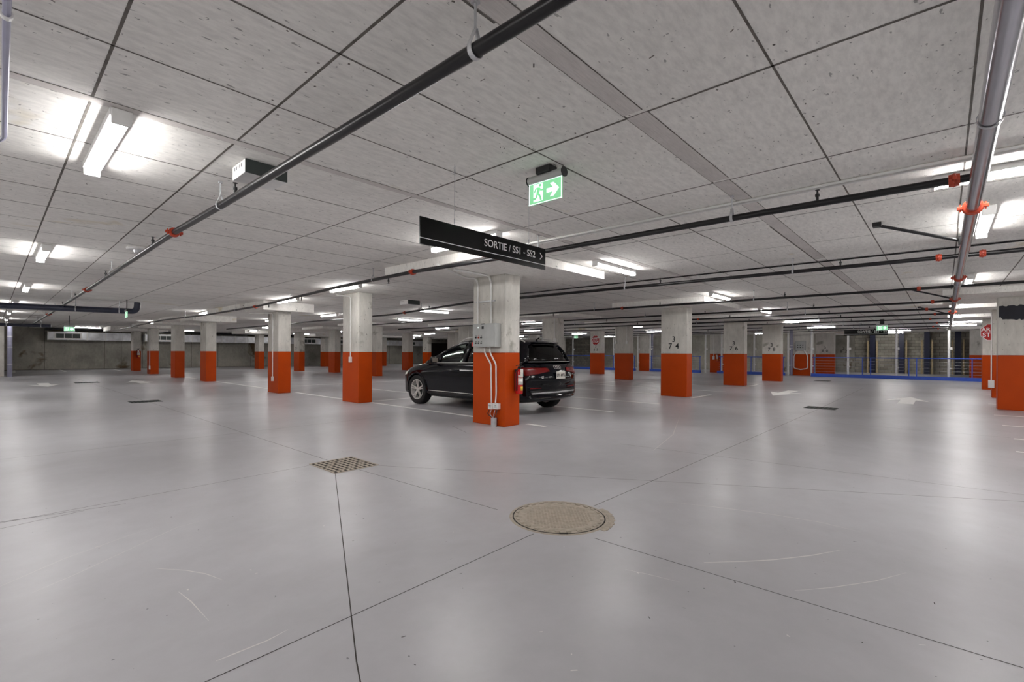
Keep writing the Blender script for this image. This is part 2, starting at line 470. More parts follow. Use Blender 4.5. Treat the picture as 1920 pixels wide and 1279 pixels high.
def wall(name, lo, hi, mat, label):
    b = bmesh.new(); box(b, lo, hi); return tag(obj(name, b, mat), label, None, None, 'structure')
bm = bmesh.new()
box(bm, (0.45, Y1 - .3, 0), (X1, Y1, CEIL), 0)
for x in (2.35, 5.3, 6.2, 7.4, 10.4, 12.2, 14.6, 16.4, 19, 22, 25, 28):
    box(bm, (x - .012, Y1 - .306, 0), (x + .012, Y1 - .3, CEIL), 1)
box(bm, (0.45, Y1 - .305, 0), (X1, Y1 - .3, .03), 1)
tag(obj('wall_back', bm, ['wallc', 'joint']), 'stained grey concrete wall', None, None, 'structure')
wall('wall_left', (X0 - .2, Y0, 0), (X0, Y1, CEIL), 'col', 'pale concrete wall')
wall('wall_front', (X0, Y0 - .2, 0), (X1, Y0, CEIL), 'col', 'pale concrete wall')
wall('wall_end', (X0, 33.2, 0), (0.45, 33.5, CEIL), 'col', 'short pale concrete wall')
wall('wall_right', (X1, Y0, 0), (X1 + .2, Y1, CEIL), 'block', 'grey concrete block wall')
wall('wall_shaft', (38.4, 6.4, 0), (38.6, 24.0, CEIL), 'wallc', 'dark concrete wall behind the blue kerb')
# dark doorway with a steel stair far behind the car's bonnet
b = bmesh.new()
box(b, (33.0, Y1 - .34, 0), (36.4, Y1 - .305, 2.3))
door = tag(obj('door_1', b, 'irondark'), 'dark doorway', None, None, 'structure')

# ------------------------------------------------------------------ columns
COLS = {}
def column(key, x, y, label, top=2.58, dx=.37, dy=.78, number=None, drop=True, painted=True, dropbox=None, ex=1.22, ey=.94, mat='col', flip=False, numsize=.215, numoff=0.0, cat='column'):
    if flip: y = y - dy
    cx, cy = x + dx / 2, y + dy / 2
    r = thing('concrete_column', label, cat, (cx, cy, 0), 'concrete columns of the garage')
    b = bmesh.new(); zb = EYE if painted else 0
    zt = top if drop else CEIL
    box(b, (-dx / 2, -dy / 2, zb), (dx / 2, dy / 2, zt), 0, 0.008); obj('shaft', b, mat, r)
    if painted:
        b = bmesh.new(); box(b, (-dx / 2 - .002, -dy / 2 - .002, 0), (dx / 2 + .002, dy / 2 + .002, EYE), 0, 0.01)
        tag(obj('painted_base', b, 'orange', r), 'orange painted lower part')
    if drop:
        b = bmesh.new()
        lo, hi = (dropbox or ((-dx / 2 - ex, -dy / 2 - ey), (dx / 2 + ex, dy / 2 + ey)))
        if dropbox: lo = (lo[0] - cx, lo[1] - cy); hi = (hi[0] - cx, hi[1] - cy)
        box(b, (lo[0], lo[1], zt), (hi[0], hi[1], CEIL - .001), 0)
        obj('drop_panel', b, 'ceil', r)
    if number:
        t, n = number
        text('painted_number', t, numsize, 'black_text', FACE_NX, (-dx / 2 - .004, numoff, 1.66), r, bold=.0025)
        text('painted_number', n, numsize, 'black_text', FACE_NX, (-dx / 2 - .004, numoff, 1.66 - .2), r, bold=.0025, spacing=1.15)
    COLS[key] = r
    return r
column('g', 5.82, 5.45, 'nearest orange-based column, with the grey control panel and fire extinguisher')
column('f', 6.04, 10.54, 'orange-based column at the left of the black car, single conduit down to a small box', drop=False)
column('e', 5.78, 14.68, 'orange-based column with white conduit on its shaded side, second left from the black car', top=2.45, ex=.55, ey=.35)
column('d', 5.96, 22.37, 'orange-based column right of a close pair on the left, no conduit', top=2.46, ex=.6, ey=.5)
column('c', 5.81, 26.51, 'orange-based column with a short white strip on its dark side, left of a close pair', top=2.46, ex=.6, ey=.5)
column('b', 5.80, 31.55, 'distant orange-based column with white conduit and round box, far left', top=2.46, ex=.6, ey=.5)
column('a', 5.99, 37.22, 'most distant left column, dark red base carrying a small extinguisher', top=2.46)
column('h', 12.97, 36.35, 'far column numbered 1 11 before the concrete wall, left of the column with white conduit', number=('1', '1 1'), top=2.5)
column('i', 13.35, 30.63, 'far column numbered 1 21, just right of the second column left of the car', number=('1', '2 1'), top=2.5)
column('j', 18.95, 38.52, 'small far column numbered 1 peeping out left of the middle column pair', number=('1', '1 1'), top=2.5)
column('k', 13.92, 27.03, 'dull red-based column just left of the column beside the car')
column('l', 13.39, 21.64, 'orange-based column peeping out right behind the column beside the car')
column('m', 23.73, 37.23, 'sliver of a dark red far column beside the column behind the car-side one')
column('n', 19.37, 27.23, 'column with dark left and orange right side, over the nose of the car')
column('o', 26.1, 33.8, 'column above the car bonnet with a dark red and a bright orange side', number=('1', '4 1'))
column('o2', 30.6, 35.4, 'darkest narrow column seen over the bonnet beside the doorway')
column('p1', 21.1, 24.4, 'pale column seen above the windscreen, left of the wide one')
column('p2', 16.3, 17.8, 'wide pale column seen through the car windows, numbered 3 69', number=('3', '6 9'), numsize=.225)
column('ae', 14.6, 10.9, 'dim column behind the car boot with two short conduits')
column('ae2', 26.0, 21.3, 'short pale column seen just above the car roof')
column('ae3', 33.4, 24.4, 'narrow column at the edge of the blue railing right behind the car')
column('q', 24.49, 15.08, 'column with the whole octagonal stop sign over number 3 65', number=('3', '6 5'))
column('r', 20.25, 10.94, 'darkest red-based column with two conduits, right of the stop sign column')
column('s', 31.59, 15.5, 'bright orange-based column standing in a gap of the blue kerb, behind white posts', drop=False)
column('t', 13.4, 5.43, 'large column numbered 3 74 with deep red front', number=('3', '7 4'), numsize=.225)
column('u', 32.48, 10.82, 'far column by the blue kerb with an extinguisher and a switch box', drop=False)
column('v', 19.84, 5.77, 'orange-based column numbered 3 76', number=('3', '7 6'), numsize=.225)
column('w', 24.23, 5.48, 'red-based column numbered 3 78', number=('3', '7 8'), numsize=.225)
column('x', 32.0, 5.6, 'far column with a grey control panel between blue kerb ends', dy=1.1, drop=False)
column('y', 35.49, 5.05, 'column numbered 3 80 behind the blue railing', number=('3', '8 0'), dy=1.0, numsize=.225)
column('z', 40.3, 4.6, 'unpainted grey column numbered 3 82 against the block wall', number=('3', '8 2'), dy=1.2, painted=False, mat='wallc', numsize=.3)
column('ad', 15.58, -.92, 'big dark red-based column cut off by the right edge of the picture', dy=1.5, flip=True, number=('3', '9 3'), numsize=.30, numoff=.10)
column('ac', 19.75, -1.05, 'column with white conduit squeezed behind the big right-hand one', flip=True)
column('ab', 24.3, -1.04, 'right-hand column carrying the half hidden stop sign', flip=True)
column('aa', 34.94, -1.02, 'far right column behind the end of the blue railing', flip=True)
# dropped slab bands on the left
for (xa, ya, xb, yb, lab) in ((5.15, 15.95, 7.0, 19.25, 'dropped slab band over the left column row, nearer one'), (5.1, 23.8, 7.0, 26.0, 'dropped slab band over the left column row, farther one')):
    b = bmesh.new(); box(b, (xa, ya, 2.57), (xb, yb, CEIL - .001)); tag(obj('trim_1' if ya < 20 else 'trim_2', b, 'ceil'), lab, None, None, 'structure')

# ------------------------------------------------------------------ tube lights
def make_light():
    r = thing('tube_light', '', 'ceiling light')
    b = bmesh.new(); L2 = .62
    box(b, (-.055, -L2, -.046), (.055, L2, 0), 0, .004)
    for s in (-1, 1): box(b, (-.05, s * L2 - .012, -.098), (.05, s * L2 + .012, -.004), 0, .008)
    obj('housing', b, 'white', r)
    b = bmesh.new(); n = 8; ends = []
    for yy in (-L2 + .013, L2 - .013):
        ends.append([b.verts.new((.042 * math.cos(t), yy, -.044 - .05 * math.sin(t) ** .8)) for t in [PI * k / n for k in range(n + 1)]])
    A, Bv = ends
    for k in range(n): b.faces.new((A[k], A[k + 1], Bv[k + 1], Bv[k]))
    b.faces.new((A[0], Bv[0], Bv[-1], A[-1]))
    b.faces.new(A); b.faces.new(Bv[::-1])
    obj('diffuser', b, 'tube', r)
    return r
proto = make_light(); used = False
def light(x, y, along, label, zt=CEIL - .001, group='tube lights on the ceiling'):
    global used
    rz = 0 if along == 'y' else PI / 2
    if not used:
        proto.location = (x, y, zt); proto.rotation_euler = (0, 0, rz); proto['label'] = label; proto['group'] = group; used = True; return proto
    return dup(proto, (x, y, zt), label, group, rz)
light(.53, 4.3, 'y', 'big bright tube light on the left, the nearest one')
light(.52, 9.75, 'y', 'second tube light of the left lane, small and bright')
light(.55, 15.3, 'y', 'third tube light of the left lane, above the dark blue pipe')
light(.5, 20.8, 'y', 'left lane tube light right below the dark blue pipe')
light(.48, 26.0, 'y', 'left lane tube light with star glare, second below the blue pipe')
light(.5, 31.6, 'y', 'left lane tube light at the far wall end')
light(4.08, 4.55, 'y', 'tube light mostly hidden behind the hanging exit sign board')
light(7.0, 4.05, 'x', 'tube light right of the nearest column, slanting to the lower right')
light(12.1, 4.08, 'x', 'tube light above the large deep red numbered column')
light(17.1, 4.35, 'x', 'tube light above the middle numbered column of the right row')
light(22.9, 4.4, 'y', 'tube light above the third numbered column of the right row')
light(28.9, 4.7, 'y', 'tube light in front of the panel column by the blue kerb')
light(5.28, 9.8, 'y', 'tube light in front of the column left of the car')
light(5.5, 13.35, 'y', 'tube light at the top of the column with the shaded conduit')
light(5.3, 20.0, 'y', 'tube light over the close pair of left columns')
light(5.4, 28.6, 'y', 'tube light between the far left columns')
light(8.78, 17.5, 'y', 'tube light seen between the two columns left of the car, upper one')
light(8.53, 22.4, 'y', 'tube light seen between the two columns left of the car, lower one')
light(12.3, 17.2, 'x', 'tube light above the nose of the car')
light(17.5, 21.3, 'y', 'tube light over the windscreen of the car')
light(7.15, -.32, 'x', 'bright tube light under the big right-hand pipe')
light(12.5, -.35, 'x', 'second tube light beside the big right-hand pipe')
light(17.9, -.36, 'x', 'third tube light beside the big right-hand pipe')
light(22.7, -.36, 'x', 'fourth tube light beside the big right-hand pipe')
light(5.24, -.55, 'y', 'long bright tube light cut by the right edge of the picture')
light(27.4, -.75, 'y', 'tube light between the right-hand pipe and the stop sign column, nearer', )
light(30.6, -.5, 'y', 'tube light between the right-hand pipe and the stop sign column, farther')
FAR = 'distant tube lights over the parking rows'
PHR = [(242, 'most distant left column'), (340, 'close pair of left columns'), (524, 'column with shaded conduit'), (672, 'column beside the car nose'), (765, 'two-toned column over the car nose'), (866, 'wide column seen through the car'),
       (1035, 'dim column behind the car boot'), (1120, 'whole stop sign'), (1170, 'darkest red-based column'), (1268, 'large deep red numbered column'), (1378, 'orange column in the right row'), (1500, 'far panel column'), (1620, 'far direction board'), (1850, 'half hidden stop sign')]
USED = set()
for x, y, a in ((11.3, 29.5, 'x'), (12.0, 34.5, 'y'), (16.2, 31.0, 'y'), (16.5, 37.5, 'x'), (4.0, 38.6, 'x'), (9.0, 39, 'x'), (22.2, 28.5, 'y'), (24, 33, 'x'),
                (17, 14.2, 'y'), (22.8, 12.2, 'y'), (28.4, 13.5, 'y'), (28.7, 19.5, 'y'), (22.8, 19, 'y'), (35.2, 2, 'y'), (38.6, 2.5, 'y'), (35.4, 9, 'y'), (34.6, 14.5, 'y'), (34.6, 20.5, 'y'), (10.2, 12.9, 'x'), (30.5, 27, 'y'), (28, 39, 'y')):  # some past the blue kerb are added to brighten the block wall
    dp = x * math.cos(YAW) + y * math.sin(YAW); px = 960 + FPX * (x * math.sin(YAW) - y * math.cos(YAW)) / dp
    best = min(PHR, key=lambda q: abs(q[0] - px)); side = 'left' if px < best[0] else 'right'
    lab = None
    for word in ('nearest', 'second', 'third', 'fourth', 'fifth'):
        lab = 'distant tube light just %s of the %s, %s in depth' % (side, best[1], word)
        if lab not in USED: break
    USED.add(lab); light(x, y, a, lab, group=FAR)
ADDED = 'added unseen tube lights around the camera'  # extra lamps added out of view to brighten the near ceiling and floor
for x, y, a in ((.5, -3.0, 'y'), (.5, -8, 'y'), (-1.6, 6.2, 'y'), (-1.6, 9.6, 'y'), (-1.6, 13, 'y'), (-1.6, 2.4, 'y'), (-1.6, -1, 'y'), (-1.6, 20, 'y'), (3.2, -2.6, 'x'), (6.5, -2.6, 'x'), (10, -2.6, 'x'), (14.2, -3.2, 'x'), (18, -3.2, 'x'), (23, -3.2, 'x'), (28, -3.2, 'x'), (-3, 2, 'y'), (-3, 8, 'y'), (-3, -5, 'y'), (7, -5, 'x'), (13, -5, 'x'), (20, -5, 'x'), (26, -5, 'x'), (-3, 16, 'y'), (-3, 25, 'y')):
    light(x, y, a, 'added unseen tube light brightening the lane around the viewpoint', group=ADDED)

# ------------------------------------------------------------------ pipes
def pipe(name, label, cat, pts, r, mat, hang=None, coup=None, heads=None, group=None, seg=14, fillet=0.0, top=CEIL, rings=None):
    o0 = Vector(pts[0])
    P = [Vector(p) - o0 for p in pts]
    b = bmesh.new(); tube(b, P, r, seg, 0, True, fillet)
    o = obj(name, b, mat, None, True); o.location = o0; tag(o, label, cat, group)
    L = [0]
    for a, c in zip(P, P[1:]): L.append(L[-1] + (c - a).length)
    def along(s):
        for i in range(len(P) - 1):
            if s <= L[i + 1] or i == len(P) - 2:
                d = (P[i + 1] - P[i]).normalized(); return P[i] + d * (s - L[i]), d
    for s in (hang or []):
        p, d = along(s); zt = top - o0.z - .003
        b = bmesh.new(); side = d.cross(Vector((0, 0, 1))).normalized()
        tube(b, [p + Vector((0, 0, r + .055)), Vector((p.x, p.y, zt))], .0055, 8)
        loop = [p + side * math.cos(t) * (r + .006) + Vector((0, 0, math.sin(t) * (r + .006))) for t in [PI + PI * k / 10 for k in range(11)]]
        loop = [p + Vector((0, 0, r + .06)) - side * .004] + [loop[0] + Vector((0, 0, .012))] + loop + [loop[-1] + Vector((0, 0, .012)), p + Vector((0, 0, r + .06)) + side * .004]
        w = .012
        va = [b.verts.new(q + d * w) for q in loop]; vb = [b.verts.new(q - d * w) for q in loop]
        for i in range(len(loop) - 1): b.faces.new((va[i], va[i + 1], vb[i + 1], vb[i]))
        box(b, (p.x - .014, p.y - .014, zt - .012), (p.x + .014, p.y + .014, zt))
        h = obj('hanger', b, 'galv', o)
        md = h.modifiers.new('thick', 'SOLIDIFY'); md.thickness = .003
    for s in (coup or []):
        p, d = along(s); b = bmesh.new()
        lathe(b, [(r, -.03), (r + .014, -.03), (r + .016, -.012), (r + .022, 0), (r + .016, .012), (r + .014, .03), (r, .03)], 18, axis(p, d))
        side = d.cross(Vector((0, 0, 1))).normalized()
        for sg in (-1, 1):
            q = p + side * sg * (r + .028)
            box(b, (-.012, -.014, -.02), (.012, .014, .02), 0, .003, axis(q, side))
            tube(b, [q - Vector((0, 0, .03)), q + Vector((0, 0, .03))], .006, 6)
        obj('coupling', b, 'coupling', o)
    for s, up in (heads or []):
        p, d = along(s); b = bmesh.new(); sg = 1 if up else -1
        tube(b, [p, p + Vector((0, 0, sg * (r + .05)))], .011, 8)
        q = p + Vector((0, 0, sg * (r + .05)))
        lathe(b, [(.017, -.02), (.017, .0), (.008, .004), (.006, .03), (.018, .031), (.018, .034), (0, .035)], 10, axis(q, (0, 0, sg)))
        obj('sprinkler_head', b, 'carplastic', o)
    for s in (rings or []):
        p, d = along(s); b = bmesh.new(); lathe(b, [(r, -.012), (r + .006, -.012), (r + .006, .012), (r, .012)], 16, axis(p, d)); obj('ring_joint', b, 'white', o)
    return o
pipe('sprinkler_pipe', 'long black sprinkler pipe crossing the upper left ceiling to the far left', 'pipe',
     [(1.37, -2, 2.5), (1.35, 1.0, 2.5), (1.33, 4.45, 2.5), (1.30, 6.0, 2.5), (1.34, 13.0, 2.5), (1.36, 21.4, 2.5), (1.37, 36, 2.5)], .030, 'pipe',
     [3.44, 6.6, 12.0, 17.8, 22.5, 27, 31], [8.0, 15.05, 24.9], [(6.25, 1), (9.0, 1), (12.6, 1), (17.2, 1), (20.1, 1), (26, 1)])
MAINZ = 2.45
pipe('sprinkler_pipe', 'black sprinkler pipe from the large zinc pipe across to behind the exit sign board', 'pipe',
     [(4.64, -.17, 2.5), (4.6, 1.2, 2.5), (4.58, 3.6, 2.5), (4.42, 6.0, 2.5), (4.5, 8.5, 2.5), (4.98, 14.2, 2.5), (5.0, 18.6, 2.5), (4.7, 23.4, 2.5), (5.1, 36, 2.5)], .028, 'pipe',
     [1.62, 3.9, 7.5, 11.5, 16, 21, 26], [.12, 6.3, 14.4], [(.95, 1), (4.2, 1), (7.0, 0), (10.8, 0), (13.2, 0), (20, 0)])
pipe('sprinkler_pipe', 'second black sprinkler pipe from the right, passing behind the nearest column', 'pipe',
     [(8.22, -3.5, 2.5), (8.2, 2.0, 2.5), (8.05, 8.7, 2.5), (9.0, 13.5, 2.5), (9.0, 30, 2.5)], .028, 'pipe',
     [5.2, 8.0, 11, 15, 20], [2.5, 3.15, 3.55, 11.8, 16.2], [(4.6, 1), (7.3, 1), (11.6, 1), (14.5, 1)])
for i, (x, y1, lab) in enumerate(((11.8, 20, 'third black sprinkler pipe from the right, above the column 3 74'), (14.97, 22, 'fourth black sprinkler pipe, passing over column 3 74'),
                           (17.3, 24, 'fifth black sprinkler pipe, just before column 3 76'), (19.5, 20, 'sixth black sprinkler pipe, touching the top of column 3 76'),
                           (22.0, 26, 'seventh black sprinkler pipe, before column 3 78'), (24.9, 26, 'eighth black sprinkler pipe, behind column 3 78'), (28.0, 26, 'ninth black sprinkler pipe, just before the blue kerb'),
                           (30.4, 22, 'tenth black sprinkler pipe, over the blue kerb'))):
    ya = -5.5 if i == 0 else -.17
    pipe('sprinkler_pipe', lab, 'pipe', [(x, ya, 2.5), (x, y1, 2.5)], .026 if i < 4 else .022, 'pipe',
         [3.4 - ya - .17, 7.5 - ya, 12 - ya], [.35 - ya, 6.6 - ya] if i % 2 == 0 else [.2 - ya], [(2.6 - ya, 1), (5.5 - ya, 1), (9 - ya, 0)])
mp = pipe('sprinkler_main', 'large zinc sprinkler main along the ceiling at the right', 'pipe',
     [(-3, -.17, MAINZ), (3.4, -.17, MAINZ), (10, -.17, MAINZ), (30.5, -.2, MAINZ)], .046, 'chrome', [6.4, 14, 20, 26], [8.35, 13.1, 16.9, 21], None, seg=20)
for i, (px, py) in enumerate(((1740, 413), (1752, 540), (1765, 590))):
    x = (6.9, 13.9, 19.2)[i]
    b = bmesh.new(); tube(b, [(0, 0, 0), (.35, -.42 - .28, -(2.68 - MAINZ - .01))], .017, 10); box(b, (-.05, -.04, -.02), (.05, .04, .025), 0, .004)
    box(b, (.30, -.74, -(2.68 - MAINZ) - .02), (.40, -.66, -(2.68 - MAINZ) + .06), 0, .004)
    o = obj('sway_brace', b, 'pipe', None); o.location = (x - .3, .55, 2.68)
    tag(o, ('black diagonal brace at the large zinc pipe, nearest', 'black diagonal brace at the large zinc pipe, middle', 'black diagonal brace at the large zinc pipe, farthest')[i], 'pipe brace')
# thin conduits clipped to the ceiling
def conduit(label, pts, r=.011, mat='emt', name='conduit', **kw): return pipe(name, label, 'conduit', pts, r, mat, seg=8, **kw)
conduit('pair of pale conduits under the ceiling along the nearest right sprinkler pipe, outer one', [(4.86, -4, CEIL - .014), (4.86, 4.2, CEIL - .014)], .012)
conduit('pair of pale conduits under the ceiling along the nearest right sprinkler pipe, inner one', [(4.79, -4, CEIL - .014), (4.79, 4.2, CEIL - .014)], .012)
conduit('thin dark conduit beside the second sprinkler pipe from the right', [(8.75, -4, CEIL - .012), (8.75, 9, CEIL - .012)], .011, 'pipe')
conduit('pale conduit with couplings running down the top left corner', [at_z(14, -60, 2.58), at_z(12, 60, 2.58), at_z(9.5, 170, 2.58), at_z(8, 258, 2.58), at_z(-14, 268, 2.58)], .013, 'violet', fillet=.05, rings=[.34])
pipe('drain_pipe', 'dark blue drain pipe hanging far left and turning up into the ceiling', 'pipe',
     [(-3.0, 19.0, 2.43), (2.95, 17.9, 2.43), (2.97, 17.9, 2.70)], .082, 'bluepipe', [3.2, 4.7, 5.65], fillet=.2, rings=None)
pipe('drain_pipe', 'lower dark drain pipe at the far left wall', 'pipe', [(-.6, 31.0, 2.4), (1.9, 30.6, 2.38)], .075, 'bluepipe', [1.1, 2.2])
pipe('drain_pipe', 'vertical grey drain pipe at the far left edge', 'pipe', [(.62, 32.4, 0), (.62, 32.4, 2.4)], .09, 'violet', rings=[.6, 1.4, 1.9])
pipe('drain_pipe', 'long black pipe along the top of the far wall', 'pipe', [(2.3, 41.6, 2.6), (22, 41.6, 2.6)], .06, 'pipe', [1, 5, 9, 13, 17])

# ------------------------------------------------------------------ air duct on the far wall
def duct(x0, x1, grille, label):
    r = thing('air_duct', label, 'air duct', (x0, 41.9, 1.93), 'galvanised duct runs on the far wall')
    w = x1 - x0; b = bmesh.new(); box(b, (0, 0, 0), (w, .78, .52), 0, .01); obj('duct_casing', b, 'duct', r)
    n = max(1, round(w / .9))
    for k in range(n + 1):
        b = bmesh.new(); x = k * w / n; box(b, (x - .02, -.025, -.02), (x + .02, .02, .54), 0); tag(obj('flange', b, 'white', r), None)
    for gx in grille:
        b = bmesh.new()
        box(b, (gx, -.03, .06), (gx + 1.3, 0, .46), 0)
        box(b, (gx + .08, -.034, .12), (gx + 1.22, -.028, .40), 1)
        for k in range(1, 3): box(b, (gx + .08 + k * .38 - .015, -.04, .12), (gx + .08 + k * .38 + .015, -.03, .40), 0)
        obj('grille', b, ['white', 'dark_metal'], r)
duct(2.45, 7.1, (.3,), 'bright duct section at the far left with a framed grille at its end')
duct(7.4, 11.2, (.4,), 'duct section between the far left columns')
duct(11.3, 16.0, (), 'plain long duct section in the middle of the far wall')
duct(16.3, 20.5, (2.2,), 'duct section behind the column with shaded conduit')
duct(20.8, 26.2, (1.0,), 'duct section right of the column beside the car')
duct(26.6, 31.8, (2.8,), 'duct section above the nose of the car')

# ------------------------------------------------------------------ drains, manhole
def grate(x, y, w, d, label, parts=True, slots=None):
    r = thing('floor_drain', label, 'floor drain', (x, y, 0), 'square floor drains')
    b = bmesh.new(); box(b, (-w / 2, -d / 2, .0005), (w / 2, d / 2, .0015)); obj('pit', b, 'irondark', r)
    b = bmesh.new(); t = .008
    for s in (-1, 1):
        box(b, (s * w / 2 - t, -d / 2, .001), (s * w / 2 + t, d / 2, .006)); box(b, (-w / 2, s * d / 2 - t, .001), (w / 2, s * d / 2 + t, .006))
    nx, ny = 9, 7
    for k in range(1, nx): box(b, (-w / 2 + k * w / nx - .011, -d / 2, .001), (-w / 2 + k * w / nx + .011, d / 2, .004))
    for k in range(1, ny): box(b, (-w / 2, -d / 2 + k * d / ny - .006, .001), (w / 2, -d / 2 + k * d / ny + .006, .0055))
    obj('grate', b, 'iron' if parts else 'dark_metal', r)
grate(2.64, 4.91, .50, .58, 'square grated floor drain in the foreground left')
grate(2.58, 14.55, .6, .5, 'small dark floor drain in the left lane', False)
grate(2.55, 24.8, .7, .6, 'farthest dark floor drain in the left lane', False)
grate(12.98, 2.1, .5, .6, 'dark floor drain in the right-hand lane', False)
grate(26.3, 4.2, .6, .6, 'thin dark floor drain near the blue kerb', False)
mh = thing('manhole', 'round dusty cast iron manhole cover in the foreground floor', 'manhole', (2.925, 2.17, 0))
mh.rotation_euler = (0, 0, YAW - PI / 2)
b = bmesh.new(); lathe(b, [(.345, .0005), (.345, .002), (.372, .003), (.376, .0005)], 64); obj('frame', b, 'iron', mh, True)
b = bmesh.new(); lathe(b, [(.352, .002), (.352, .0035), (.343, .0035), (.343, .002)], 64); tag(obj('gap_ring', b, 'irondark', mh), 'dark gap around the cover')
b = bmesh.new(); lathe(b, [(0, .004), (.262, .004), (.268, .0065), (.300, .0065), (.305, .005), (.342, .005), (.342, .001)], 64)
for i in range(-11, 12):
    for j in range(-11, 12):
        if (i * i + j * j) < 118: box(b, (i * .0235 - .007, j * .0235 - .007, .003), (i * .0235 + .007, j * .0235 + .007, .0062))
obj('cover', b, 'iron', mh)
for k in range(26):
    b = bmesh.new(); a = 2 * PI * k / 26; m = Matrix.Rotation(a, 4, 'Z') @ Matrix.Translation((.322, 0, .005))
    box(b, (-.012, -.019, 0), (.010, .019, .0075), 0, .003, m); obj('stud', b, 'iron', mh)
b = bmesh.new(); box(b, (-.03, -.355, .003), (.03, -.335, .006)); tag(obj('pick_hole', b, 'irondark', mh), 'dark pick hole at the near rim')
b = bmesh.new()
for k in range(20):
    a = -0.75 + k * .062; m = Matrix.Rotation(a, 4, 'Z') @ Matrix.Translation((.395 + .006 * math.sin(k * 2.3), 0, .0))
    box(b, (-.022, -.014, .0004), (.022, .014, .003), 0, 0, m)
tag(obj('frame_lip', b, 'iron', mh), 'crumbling outer lip of the frame')

# ------------------------------------------------------------------ hanging direction sign
def sign_board(name_label, W, H, origin, face, tsize, scale=1):
    r = thing('hanging_sign', name_label, 'sign', origin)
    b = bmesh.new()
    def fn(u, v, d): return face.to_3x3() @ Vector((u, v, d))
    prism(b, [(-W / 2, -H / 2), (W / 2, -H / 2), (W / 2, H / 2), (-W / 2, H / 2)], fn, -.004, .004)
    obj('board', b, 'signblack', r)
    b = bmesh.new(); prism(b, [(-W / 2, -H * .285), (W / 2, -H * .285), (W / 2, -H * .26), (-W / 2, -H * .26)], fn, .004, .0052)
    tag(obj('stripe', b, 'white_text', r), 'thin white line')
    def F(u, v): return face.to_3x3() @ Vector((u, v, .0055))
    text('lettering', 'SORTIE / SS1 - SS2', tsize, 'white_text', face, F(W * .17, H * .10), r, thick=.0006, bold=.0005 * scale)
    b = bmesh.new(); cx, cy, q = W * .455, H * .10, H * .15
    prism(b, [(cx - q * .7, cy + q), (cx - q * .35, cy + q), (cx + q * .7, cy), (cx - q * .35, cy - q), (cx - q * .7, cy - q), (cx + q * .3, cy)], fn, .004, .0058)
    obj('chevron', b, 'white_text', r)
    for s in (-.275, .335):
        b = bmesh.new(); p = face.to_3x3() @ Vector((s * W * 1.0, H / 2, 0)); z1 = CEIL - origin[2] - .002
        tube(b, [(p.x, p.y, p.z - .02), (p.x, p.y, z1)], .0014 * scale, 6)
        tube(b, [(p.x, p.y, z1 - .09), (p.x + .012, p.y, z1 - .05), (p.x + .006, p.y, z1 - .01), (p.x - .008, p.y, z1 - .03), (p.x, p.y, z1 - .09)], .0015, 6)
        tube(b, [(p.x, p.y, p.z + .01), (p.x, p.y, p.z + .05)], .004, 6)
        obj('wire', b, 'galv', r)
    return r
pa, pb = at_y(787, 405, 2.81), at_y(1022, 467, 2.81); pc, pd = at_y(787, 457, 2.81), at_y(1022, 506, 2.81)
SW = pb.x - pa.x; SH = ((pa.z - pc.z) + (pb.z - pd.z)) / 2
sign_board('black hanging exit direction board with white lettering, near the middle of the ceiling', SW, SH,
           ((pa.x + pb.x) / 2, 2.81, (pa.z + pb.z) / 2 - SH / 2), FACE_NY, .085)
p0, p1 = at_x(1583, 622, 25.6), at_x(1665, 622.5, 25.6)
sign_board('small far black exit direction board over the blue railing', abs(p1.y - p0.y), .27, (25.6, (p0.y + p1.y) / 2, 2.21), FACE_NX, .14, 2)

